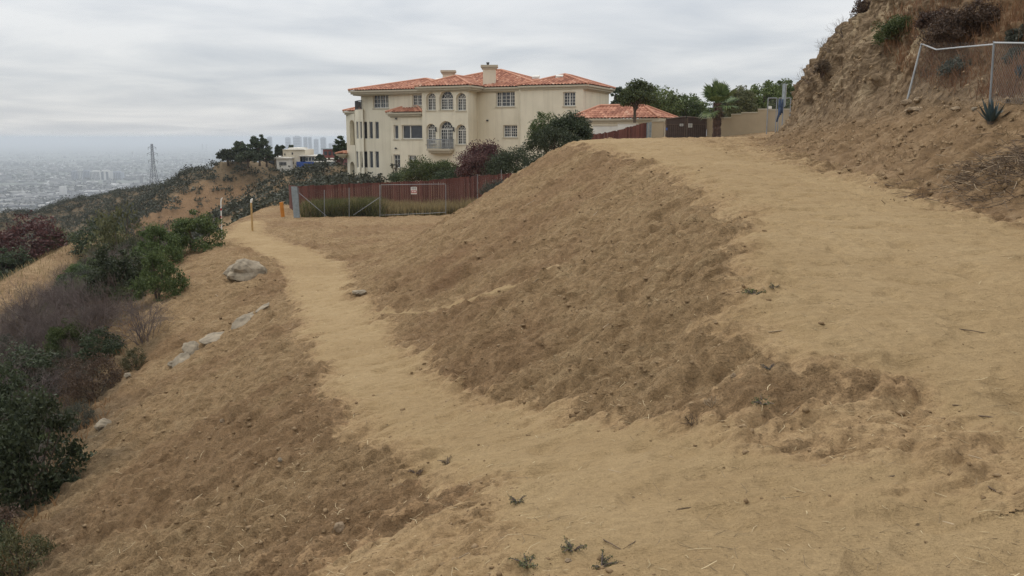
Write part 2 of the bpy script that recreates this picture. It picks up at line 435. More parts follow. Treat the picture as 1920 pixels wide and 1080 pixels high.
M['brick_red'] = simple('dull_red_siding', (.20, .065, .055), .8, var=.15)
#@@NEXT@@

# ------------------------------------------------------------------ terrain heights (drop = metres below the eye)
#      Y      PLx   PLd    PRx   PRd    CRx   CRd    RTx   RTd    R2x   R2d
ST = [(-14,  -1.0, 1.75,  2.6, 1.75,  3.2, 1.75,  6.6, 1.75,   30, 2.6),
      (-2,   -0.8, 1.66,  2.6, 1.66,  3.2, 1.65,  6.5, 1.60,   30, 2.6),
      (1.5,  -0.2, 1.62,  2.5, 1.62,  3.1, 1.60,  6.4, 1.50,   30, 2.5),
      (3.0,   0.05,1.66,  2.3, 1.61,  2.8, 1.57,  6.4, 1.40,   30, 2.4),
      (4.2,   0.0, 1.86,  2.0, 1.66,  2.5, 1.54,  6.35,1.33,   30, 2.3),
      (4.8,  -0.15,2.00,  1.45,1.76,  2.25,1.50,  6.35,1.28,   30, 2.3),
      (5.4,  -0.32,2.14,  1.00,1.92,  1.95,1.45,  6.3, 1.24,   30, 2.2),
      (6.2,  -0.60,2.33,  0.52,2.12,  1.70,1.39,  6.3, 1.19,   30, 2.2),
      (7.2,  -1.0, 2.54,  0.08,2.34,  1.85,1.30,  6.25,1.14,   30, 2.1),
      (9.0,  -1.75,2.84, -0.65,2.70,  2.35,1.12,  6.25,1.05,   30, 2.0),
      (12,   -2.65,3.16, -1.45,3.05,  3.00,0.92,  6.25,0.90,   30, 1.8),
      (17,   -4.0, 3.55, -2.65,3.50,  3.20,0.66,  6.45,0.64,   30, 1.6),
      (22,   -5.6, 3.83, -4.2, 3.80,  2.95,0.42,  6.9, 0.45,   30, 1.4),
      (28,   -8.3, 4.08, -4.5, 4.02,  2.30,0.16,  8.0, 0.22,   30, 1.2),
      (31,   -9.8, 4.18, -4.2, 4.10,  2.00,0.07,  8.7, 0.10,   30, 1.0),
      (34,  -11.2, 4.28, -3.9, 4.15,  2.40,0.06,  9.8, 0.04,   30, 0.9),
      (40,  -13.6, 4.40, -3.4, 4.20,  3.50,0.09, 12.5, 0.00,   32, 0.5),
      (46,  -15.0, 4.48, -3.0, 4.25,  4.60,0.11, 14.5,-0.02,   34, 0.0),
      (50,  -15.6, 4.52, -1.5, 4.32,  5.60,0.12, 15.6,-0.02,   28,-0.9),
      (60,  -17.0, 4.60,  0.0, 4.48,  7.60,0.12, 16.2, 0.02,   26,-0.9),
      (72,  -19.0, 4.68,  3.0, 4.58,  7.80,0.12, 16.3, 0.02,   23,-0.85),
      (90,  -20.5, 4.72,  7.6, 4.66,  9.6, 0.12, 17.0, 0.02,   26,-0.6),
      (112, -21.0, 4.75,  8.2, 4.70, 10.6, 0.12, 20.0, 0.02,   30,-0.3),
      (122, -21.0, 6.0,   8.2, 5.2,  10.6, 2.0,  20.0, 2.0,    30, 2.0),
      (150, -21.0, 22.0,  8.2,20.0,  10.6,18.0,  20.0,16.0,    30,14.0)]
ST = np.array(ST, dtype=float)
GX0, GX1, GY0, GY1, GS = -64.0, 46.0, -14.0, 150.0, 0.2
gx = np.arange(GX0, GX1+1e-6, GS); gy = np.arange(GY0, GY1+1e-6, GS)
def sti(k, y): return np.interp(y, ST[:, 0], ST[:, k])
def blur(A, s):
    r = int(3*s)+1; k = np.exp(-.5*(np.arange(-r, r+1)/s)**2); k /= k.sum()
    P = np.pad(A, r, mode='edge')
    P = sum(k[i]*P[i:i+A.shape[0], :] for i in range(2*r+1))
    return sum(k[i]*P[:, i:i+A.shape[1]] for i in range(2*r+1))
G = np.zeros((len(gy), len(gx)))
for i, yy in enumerate(gy):
    a = [sti(k, yy) for k in range(1, 11)]
    far = sstep(18, 26, yy) * (1 - sstep(36, 46, yy))
    s1, s2, s3 = (.50, .56, .68)
    s1 = s1*(1-far) + .26*far; s2 = s2*(1-far) + .40*far
    if yy > 40: k_ = sstep(40, 48, yy); s1, s2, s3 = s1+(.75-s1)*k_, s2+(.8-s2)*k_, s3+(.72-s3)*k_
    xs = [GX0, a[0]-12, a[0]-5, a[0], a[2], a[4], a[6], a[8]]
    d5 = a[1]+5*s1; d12 = d5+7*s2; d0 = d12+(a[0]-12-GX0)*s3
    ds = [d0, d12, d5, a[1], a[3], a[5], a[7], a[9]]
    G[i] = -np.interp(gx, xs, ds)
# mellow the creases; keep the nearer ones a little crisper
Gs, Gb = blur(G, 1.3), blur(G, 3.0)
wy = sstep(10, 24, gy)[:, None]
G = Gs*(1-wy) + Gb*wy

def poly3(pts, dz=0.0): return np.array([[p.x, p.y, p.z-EYE-dz] for p in pts])
RIDGES = [  # (points, slope, rounding, roughness)
    (poly3([at(225,446,80), at(185,434,70), at(120,470,62), at(60,510,55), at(0,560,48), at(-90,640,42)]), .62, 1.2, .5),
    (poly3([at(420,352,235), at(330,339,255), at(300,343,262), at(230,352,278), at(150,365,288), at(60,394,296), at(30,390,290), at(0,396,282), at(-120,440,260)], 1.3), .62, 4, 2.2),
    (poly3([at(332,337,232), at(365,318,218), at(400,300,208), at(432,286,200), at(500,292,204), at(560,296,208), at(640,296,214), at(720,300,225)], 1.5), .66, 3, 3.2),
    (poly3([at(690,318,112), at(650,314,112), at(600,318,118), at(550,326,124), at(522,346,120), at(496,372,112), at(478,400,100)]), .60, 2.5, 1.6),
    (poly3([at(140,364,720), at(288,347,700), at(400,350,690)], 7), .6, 6, 1.5),
]
def H(x, y):
    """height above the eye of the bare ground, without small relief"""
    x = np.asarray(x, float); y = np.asarray(y, float)
    xc = np.clip(x, GX0, GX1-1e-3); yc = np.clip(y, GY0, GY1-1e-3)
    fx = (xc-GX0)/GS; fy = (yc-GY0)/GS
    ix = np.minimum(fx.astype(int), len(gx)-2); iy = np.minimum(fy.astype(int), len(gy)-2)
    tx = fx-ix; ty = fy-iy
    z = (G[iy, ix]*(1-tx)+G[iy, ix+1]*tx)*(1-ty) + (G[iy+1, ix]*(1-tx)+G[iy+1, ix+1]*tx)*ty
    z = z - .60*np.maximum(GX0-x, 0) - .30*np.maximum(x-GX1, 0) - .60*np.maximum(y-GY1, 0) - .15*np.maximum(GY0-y, 0)
    rough = np.zeros_like(z)
    for P, sl, rd, rg in RIDGES:
        best = np.full(z.shape, -1e9)
        for a, b in zip(P[:-1], P[1:]):
            ex, ey = b[0]-a[0], b[1]-a[1]; l2 = ex*ex+ey*ey
            t = np.clip(((x-a[0])*ex+(y-a[1])*ey)/l2, 0, 1)
            d = np.hypot(x-a[0]-t*ex, y-a[1]-t*ey)
            best = np.maximum(best, a[2]+t*(b[2]-a[2]) - sl*(np.sqrt(d*d+rd*rd)-rd))
        far = best > z
        rough = np.where(far, rg, rough); z = np.maximum(z, best)
    return np.maximum(z, -206.0), rough

def masks(x, y):
    """trodden 0..1, signed band positions of path and road"""
    pl, pr, cr, rt = sti(1, y), sti(3, y), sti(5, y), sti(7, y)
    wob = fbm2(x*.9, y*.9, 3, 5)*.35
    near = y < 34
    p = np.minimum(x-pl, pr-x)+wob*.7
    # the trodden path narrows where it crosses the flat terrace
    pc = np.interp(y, [22, 28, 33, 40, 48], [-4.9, -6.3, -8.6, -12.2, -14.2]); pw = np.interp(y, [22, 28, 33, 48], [.75, .95, 1.0, .6])
    p = np.where(y > 22, pw-np.abs(x-pc)+wob*.7, p)
    p = np.where((y > 48) | (y < -14), -1, p)
    r = np.minimum(x-cr, rt-x)+wob
    r = np.where(y < 3.6, np.minimum(x-pl-.1, rt-x)+wob, r)      # in front of the fork all is trodden
    r = np.where(y > 40, np.minimum(x-cr-1.2, rt-x)+wob, r)
    return p, r
def soil(x, y, z):
    p, r = masks(x, y)
    worn = np.maximum(sstep(-.55, .6, p), sstep(-.7, 1.0, r))
    # loose brown earth left untrodden in the fork between the two ways, and a strip below it
    fk = sstep(.9, .1, np.hypot((x-1.95)/.80, (y-5.0)/.62)) ; worn = worn*(1-.42*fk)
    fk2 = sstep(1, .2, np.hypot((x-1.6-.35*(y-3.95))/.9, (y-3.95)/.22)); worn = worn*(1-.3*fk2)
    worn = worn*(1-.55*sstep(5.0, 6.3, x)*sstep(3, 8, y))
    # faint little track slanting up the bank
    ty = np.interp(x, [-2.6, -1.2, .3, 1.4], [17.0, 14.6, 13.6, 13.0])
    worn = np.maximum(worn, .85*np.exp(-((y-ty)/.17)**2)*(x > -2.7)*(x < 1.2)*sstep(1.3, .1, x))
    worn = np.maximum(worn, .48*sstep(7.5, 3.2, y)*sstep(-3.4, -.8, x)*(y > 0))
    red = sstep(1, .25, np.hypot((x+1.0)/2.6, (y-19)/4.2)) * (.6+.6*fbm2(x*.7, y*.5, 3, 9))
    red = np.maximum(red, .5*sstep(-.05, .4, fbm2(x*.25, y*.25, 3, 31))*(worn < .3))
    dist = np.hypot(x, y)
    xb = np.interp(y, [0, 7.7, 11, 15, 25, 33, 60], [-3.6, -4.4, -5.8, -7.4, -10.4, -13, -18])
    scrub = sstep(.6, -1.2, x-xb+wob_(x, y))
    farscrub = sstep(-.15, .25, fbm2(x*.05, y*.05, 4, 44))
    scrub = np.where(dist > 95, .45+.4*farscrub, scrub)
    spur = sstep(2.6, 1.0, np.abs(spur_d(x, y))) * (y > 38) * (x < -18)
    scrub = scrub*(1-.9*spur); worn = np.where(spur > 0, .22*spur, worn)
    scar = sstep(1, .5, np.hypot((x+60)/30, (y-183)/13))*(y > 140)
    red = np.where(y > 140, scar*.9, red); scrub = np.where(y > 140, scrub*(1-.85*scar), scrub)
    dark = sstep(0, 16, -x-80)*(y > 150)            # the burnt dark ridge on the left
    scrub = np.maximum(scrub, dark*1.0); scrub = np.where((y > 192) & (x > -85), np.maximum(scrub, .8), scrub)
    return np.clip(worn, 0, 1), np.clip(red, 0, 1), np.clip(scrub, 0, 1), p, r
def wob_(x, y): return fbm2(x*.6, y*.6, 3, 77)*.9
def spur_d(x, y):
    P = RIDGES[0][0]; best = np.full(np.shape(x), 1e9)
    for a, b in zip(P[:-1], P[1:]):
        ex, ey = b[0]-a[0], b[1]-a[1]; t = np.clip(((x-a[0])*ex+(y-a[1])*ey)/(ex*ex+ey*ey), 0, 1)
        best = np.minimum(best, np.hypot(x-a[0]-t*ex, y-a[1]-t*ey))
    return best
def relief(x, y, worn, rough, r):
    """small bumps of the ground"""
    big = fbm2(x*.55, y*.55, 3, 3)*.07
    cr_, sr_ = math.cos(.25), math.sin(.25); u, v = x*cr_+y*sr_, -x*sr_+y*cr_
    groove = fbm2(u*.45, v*2.3, 3, 11, .6)*.10 + (.35-np.abs(fbm2(u*.8, v*2.6, 3, 13, .55)))*.07
    clod = np.abs(fbm2(u*1.7, v*2.6, 3, 21, .6))*.13 - .05
    clod = clod + (np.abs(fbm2(u*5.0, v*7.5, 2, 23, .6))*.060 - .02)*sstep(22, 8, r)
    fine = (np.abs(fbm2(x*13, y*13, 2, 25, .6))*.020)*sstep(12, 4, r)
    print_ = -np.maximum(fbm2(x*2.6, y*2.6, 2, 61)-.12, 0)*.075 + fbm2(x*.9, y*3.0, 2, 63)*.012
    # rills running down the foot of the bank
    fade = sstep(90, 25, r)
    sl = 1-worn
    return (big*(.35+.65*sl) + (groove+clod)*sl + fine*(.25+.75*sl) + print_*worn)*fade + rough*(fbm2(x*.07, y*.07, 5, 51, .6)*.5 + .22*(.4-np.abs(fbm2(x*.16, y*.16, 4, 53, .6))))
def ground_z(x, y):
    x = np.atleast_1d(np.asarray(x, float)); y = np.atleast_1d(np.asarray(y, float))
    z, rg = H(x, y); worn = soil(x, y, z)[0]
    return z + relief(x, y, worn, rg, np.hypot(x, y)) + EYE
def gz(x, y): return float(ground_z(x, y)[0])

# polar sheet: fine where the photograph looks, coarse all round
az_f = np.radians(np.arange(-36, 34.01, .1))
az = np.concatenate([np.radians(np.arange(-180, -36, 3.0)), az_f, np.radians(np.arange(36, 180.1, 3.0))])
rr = np.concatenate([np.geomspace(.25, 2.4, 16, endpoint=False), np.geomspace(2.4, 110, 1020, endpoint=False), np.geomspace(110, 1300, 130)])
A_, R_ = np.meshgrid(az, rr)
X, Y = R_*np.sin(A_), R_*np.cos(A_)
Z, RG = H(X, Y)
worn, red, scrub, pband, rband = soil(X, Y, Z)
Zr = Z + relief(X, Y, worn, RG, R_) + EYE
V = np.stack([X, Y, Zr], -1).reshape(-1, 3)
colr = np.stack([worn, red, scrub, np.ones_like(worn)], -1).reshape(-1, 4).astype(np.float32)
nr, na = R_.shape
idx = np.arange(nr*na).reshape(nr, na)
Fq = np.stack([idx[:-1, :-1], idx[:-1, 1:], idx[1:, 1:], idx[1:, :-1]], -1).reshape(-1, 4)[:, ::-1]
def fc(Aq): return ((Aq[:-1, :-1]+Aq[:-1, 1:]+Aq[1:, 1:]+Aq[1:, :-1])/4).ravel()
fp, fr, fx_, fy_, fR = fc(pband), fc(rband), fc(X), fc(Y), fc(R_)
cls = np.zeros(len(fp), int)                                   # 0 hills and slopes
inner = (fR < 95)
road = inner & (fr > -.1) & (fy_ > -20)
path = inner & (fp > -.1) & (fy_ > 3.6) & ~road
cr_f = sti(5, fy_)
bank = inner & ~road & ~path & (fx_ > sti(1, fy_)) & (fx_ < cr_f+.5) & (fy_ > 4) & (fy_ < 46) & (fx_ > np.interp(fy_, [22, 28, 46], [-4.4, -4.7, -3.2]))
left = inner & ~road & ~path & ~bank & (fy_ < 60)
cls[left] = 1; cls[bank] = 2; cls[path] = 3; cls[road] = 4
for k, nm in enumerate(['hills', 'slope', 'embankment', 'dirt_path', 'dirt_road']):
    F = Fq[cls == k]
    if not len(F): continue
    used, inv = np.unique(F, return_inverse=True)
    me = mesh_np(nm, V[used], inv.reshape(F.shape), True)
    ca = me.color_attributes.new('soil', 'FLOAT_COLOR', 'POINT'); ca.data.foreach_set('color', colr[used].ravel())
    tag(link_mesh(nm, me, M['dirt']), kind='structure')
bpy.data.objects['slope']['label'] = 'dry brown slope falling away left of the lower path'

# plain of the city far below
pr = np.concatenate([[0.0], np.geomspace(500, 44000, 14)]); pa = np.radians(np.arange(0, 360, 10))
PX = np.array([[r*math.sin(a), r*math.cos(a), EYE-205.0] for r in pr for a in pa])
n_ = len(pa); PF = [(i*n_+k, i*n_+(k+1) % n_, (i+1)*n_+(k+1) % n_, (i+1)*n_+k) for i in range(len(pr)-1) for k in range(n_)]
tag(link_mesh('plain', mesh_np('plain', PX, np.array(PF)), M['plain']), kind='structure')

# ------------------------------------------------------------------ the cut hillside on the right
toe = np.array([(6.9,-16),(6.6,-4),(6.3,4),(6.2,8),(6.2,12),(6.25,15),(6.6,19),(7.1,23),(8.0,28),(9.0,32),(10.6,36),(13.5,39.5),(18,42),(26,44),(40,46)], float)
seg = np.hypot(*np.diff(toe, axis=0).T); cum = np.concatenate([[0], np.cumsum(seg)])
S = np.concatenate([np.linspace(0, cum[3], 60, endpoint=False), np.linspace(cum[3], cum[11], 470, endpoint=False), np.linspace(cum[11], cum[-1], 60)])
tx, ty = np.interp(S, cum, toe[:, 0]), np.interp(S, cum, toe[:, 1])
def sm1(a, n=25):
    k = np.hanning(n+2)[1:-1]; k /= k.sum(); return np.convolve(np.pad(a, n//2, mode='edge'), k, 'valid')
tx, ty = sm1(tx), sm1(ty)
dxs, dys = np.gradient(tx), np.gradient(ty); ln = np.hypot(dxs, dys); nx, ny = dys/ln, -dxs/ln
D = np.concatenate([np.linspace(-.9, 6.2, 260, endpoint=False), np.linspace(6.2, 30, 60)])
d1 = np.interp(ty, [-10, 8, 15, 20, 25, 29, 33, 37, 41], [3.2, 3.2, 3.4, 2.8, 1.9, 1.1, .55, .4, .4])
cs = np.interp(ty, [-10, 10, 18, 24, 30, 36, 40], [1.0, 1.05, 1.15, 1.45, 1.7, 1.8, 1.6])
top = np.interp(ty, [-10, 10, 20, 28, 33, 38, 42], [9, 9, 8.5, 7.5, 6.6, 6.0, 5.5])
SS, DD = np.meshgrid(np.arange(len(S)), D, indexing='ij')
D1, CS, TP = d1[SS], cs[SS], top[SS]
tal = .46*DD
clf = .46*D1 + CS*(DD-D1)
hgt = np.where(DD < D1, tal, clf)
sof = .25; hgt = np.where(np.abs(DD-D1) < sof, tal + (CS-.46)*np.maximum(DD-D1+sof, 0)**2/(4*sof), hgt)
over = hgt-TP; hgt = np.where(over > -1.0, TP-1.0 + (over+1.0)/(1+.55*np.maximum(over+1.0, 0)), hgt)
HX = tx[SS]+nx[SS]*DD; HY = ty[SS]+ny[SS]*DD
zb = H(tx, ty)[0]
HZ = zb[SS]+EYE+hgt-.03
cliffness = sstep(-.3, .8, DD-D1)
nrm_h = CS/np.sqrt(1+CS**2)*cliffness                             # push bumps out along the face
P_ = (HX, HY, HZ)
b1 = fbm3(P_[0]*.45, P_[1]*.45, P_[2]*.45, 4, 3)*.55
ridged = (.5-np.abs(fbm3(P_[0]*1.1, P_[1]*1.1, P_[2]*1.6, 4, 13)))*.42
chunk = fbm3(P_[0]*3.2, P_[1]*3.2, P_[2]*3.2, 3, 23, .6)*.17
soft = fbm3(P_[0]*1.3, P_[1]*1.3, P_[2]*1.3, 5, 33, .65)*.17 + np.abs(fbm3(P_[0]*4, P_[1]*4, P_[2]*4, 3, 37))*.07
disp = cliffness*(b1+ridged+chunk) + (1-cliffness)*soft*sstep(-.4, .6, DD)
HX = HX - nx[SS]*disp*nrm_h; HY = HY - ny[SS]*disp*nrm_h; HZ = HZ + disp*np.where(cliffness > .5, .5, 1.0)
ns, ndd = HX.shape; ii = np.arange(ns*ndd).reshape(ns, ndd)
HF = np.stack([ii[:-1, :-1], ii[:-1, 1:], ii[1:, 1:], ii[1:, :-1]], -1).reshape(-1, 4)[:, ::-1]
hv = np.stack([HX, HY, HZ], -1).reshape(-1, 3)
me = mesh_np('hillside', hv, HF, True)
grassy = sstep(25, 20, HY)*sstep(.0, 1.2, DD-D1)
rockm = sstep(-1.1, .5, DD-D1)*(1-.75*grassy); redm = grassy*(.6+.5*fbm3(HX*.5, HY*.5, HZ*.5, 3, 71))
pale = cliffness*sstep(.12, .42, fbm3(HX*.6, HY*.6, HZ*.35, 4, 81))*.8
pale = np.maximum(pale, sstep(.9, .2, np.abs(HX-11.9-.25*(HZ-5.0)+.3*fbm3(HX*1.2, HY*1.2, HZ*1.2, 3, 87))/.45)*sstep(3.4, 4.4, HZ)*(HY < 21)*(HY > 15)*.0)
ca = me.color_attributes.new('soil', 'FLOAT_COLOR', 'POINT')
ca.data.foreach_set('color', np.stack([rockm, np.clip(redm, 0, 1), np.clip(pale, 0, 1), np.ones_like(rockm)], -1).reshape(-1, 4).astype(np.float32).ravel())
tag(link_mesh('hillside', me, M['cliff']), kind='structure')

bpy.context.view_layer.update()
SURF = [bpy.data.objects[n] for n in ('hillside', 'dirt_road', 'dirt_path', 'embankment', 'slope', 'hills') if n in bpy.data.objects]
DG = bpy.context.evaluated_depsgraph_get()
def cast(o, d, surf=None):
    best = None
    for s in (surf or SURF):
        ok, loc, nor, _ = s.ray_cast(o, d)
        if ok and (best is None or (loc-o).length < (best[0]-o).length): best = (loc, nor)
    return best
def hit(px, py, surf=None):
    """the point of the ground seen at a pixel, and its normal"""
    r = cast(Vector((0, 0, EYE)), ray(px, py).normalized(), surf)
    return (r[0], r[1]) if r else (None, None)
def down(x, y):
    r = cast(Vector((x, y, 60)), Vector((0, 0, -1)))
    return r[0] if r else Vector((x, y, gz(x, y)))
#@@NEXT@@

# ------------------------------------------------------------------ air
def haze():
    m = MB(); m.box(-47000, 47000, -47000, 47000, EYE-207.0, HAZE_TOP)
    mt = bpy.data.materials.new('haze_air'); mt.use_nodes = True
    t = mt.node_tree; t.nodes.clear()
    o = nd('ShaderNodeOutputMaterial', t); v = nd('ShaderNodeVolumePrincipled', t)
    v.inputs['Color'].default_value = (.75, .80, .865, 1); v.inputs['Density'].default_value = HAZE_DENSITY
    v.inputs['Anisotropy'].default_value = .1
    t.links.new(v.outputs[0], o.inputs['Volume'])
    ob = m.build('haze', mt); tag(ob, kind='stuff')
    ob.display_type = 'WIRE'
HAZE_DENSITY = 0.00013
HAZE_TOP = max(20.0, float(HZ.max())+3.0)
haze()

# ------------------------------------------------------------------ foliage builders
def leaf_quads(C, ln, wd, rng, up=.0, flat=None):
    """one rhombus leaf per centre, random facing"""
    n = len(C)
    a = rng.normal(size=(n, 3)); a[:, 2] += up; a /= np.linalg.norm(a, axis=1)[:, None]
    b = rng.normal(size=(n, 3)); b -= (b*a).sum(1)[:, None]*a; b /= np.linalg.norm(b, axis=1)[:, None]
    l = (ln*(.6+.8*rng.random(n)))[:, None]; w_ = (wd*(.6+.8*rng.random(n)))[:, None]
    V = np.empty((n, 4, 3)); V[:, 0] = C-a*l*.5; V[:, 1] = C+b*w_*.5+a*l*.05; V[:, 2] = C+a*l*.5; V[:, 3] = C-b*w_*.5+a*l*.05
    return V.reshape(-1, 3), np.arange(4*n).reshape(n, 4)
def crown_points(rng, rx, ry, rz, n_cl, n_per, cl_r, lobes=5, base=0.0, shell=.55):
    """leaf centres in clumps spread over a lumpy dome; some clumps stand out so the outline is uneven"""
    lc = rng.normal(size=(lobes, 3)); lc /= np.linalg.norm(lc, axis=1)[:, None]
    lr = .72+.42*rng.random(lobes)
    d = rng.normal(size=(n_cl, 3)); d[:, 2] = np.abs(d[:, 2])*1.0-.18; d /= np.linalg.norm(d, axis=1)[:, None]
    dots = d@lc.T; r = (lr[None]*np.exp(3.0*(dots-1))).sum(1)/np.exp(3.0*(dots-1)).sum(1)
    r = r*(shell+(1.03-shell)*rng.random(n_cl)**.55)
    C = d*r[:, None]*np.array([rx, ry, rz])
    sz = cl_r*(.55+.9*rng.random(n_cl))
    q = rng.normal(size=(n_cl, n_per, 3)); q /= np.linalg.norm(q, axis=2)[:, :, None]; q *= rng.random((n_cl, n_per, 1))**.5
    q[:, :, 2] *= .7
    P = C[:, None]+q*sz[:, None, None]
    P = P.reshape(-1, 3); P[:, 2] += base
    return P, C+np.array([0, 0, base])
def twig_tree(rng, m, base, d, length, rad, depth, spread=.6, n=4, ends=None):
    """branching twigs"""
    p = Vector(base); d = Vector(d).normalized(); pts = [p.copy()]; rs = [rad]
    k = 3
    for i in range(k):
        d = (d+Vector(rng.normal(size=3))*.16+Vector((0, 0, .05))).normalized()
        p = p+d*length/k; pts.append(p.copy()); rs.append(rad*(1-.35*(i+1)/k))
    m.tube(pts, rs, n, cap=False)
    if ends is not None and depth <= 1: ends.append(p.copy())
    if depth <= 0: return
    for j in range(2 if rng.random() < .55 else 3):
        nd_ = (d+Vector(rng.normal(size=3))*spread).normalized()
        twig_tree(rng, m, pts[-1 if j < 2 else 2], nd_, length*(.62+.25*rng.random()), rad*.62, depth-1, spread, max(3, n-1), ends)
def shrub_proto(seed, rx, ry, rz, mat, leaves=4500, ln=.09, wd=.045, cl=70, cl_r=.26, lobes=5, bare=0.0):
    """returns (leaf mesh, stem mesh) standing on z = 0"""
    rng = np.random.default_rng(seed)
    P, C = crown_points(rng, rx, ry, rz*.86, cl, max(4, leaves//cl), cl_r, lobes, base=rz*.12)
    P = P[P[:, 2] > .02]
    V, F = leaf_quads(P, ln, wd, rng)
    lm = mesh_np('foliage', V, F); lm.materials.append(mat)
    m = MB()
    for i in range(min(9, len(C))):
        c = C[i]; m.tube([(0.08*rng.normal(), .08*rng.normal(), -.25), (c[0]*.4, c[1]*.4, c[2]*.45), tuple(c)], [.035, .022, .008], 5, cap=False)
    me = bpy.data.meshes.new('stems'); me.from_pydata(m.v, [], m.f); me.materials.append(M['bark'])
    return lm, me
def bare_proto(seed, h, spread=.55, n=16, mat='twig', depth=4):
    rng = np.random.default_rng(seed); m = MB()
    for i in range(n):
        a = rng.random()*6.283; o = .55*rng.random()
        twig_tree(rng, m, (o*.35*math.cos(a), o*.35*math.sin(a), -.2), (o*1.3*math.cos(a), o*1.3*math.sin(a), 1.0), h*(.30+.12*rng.random()), .016, depth, spread)
    me = bpy.data.meshes.new('twigs'); me.from_pydata(m.v, [], m.f); me.materials.append(M[mat])
    return me
def put_shrub(proto, loc, name, label, cat, group=None, s=1.0, rz=0.0, sz=None):
    r = empty(name, loc, label, cat, group, rz); r.scale = (s, s, sz if sz else s)
    if isinstance(proto, tuple):
        link_mesh('foliage', proto[0], None, r); link_mesh('stem', proto[1], None, r)
    else: link_mesh('twigs', proto, None, r)
    return r

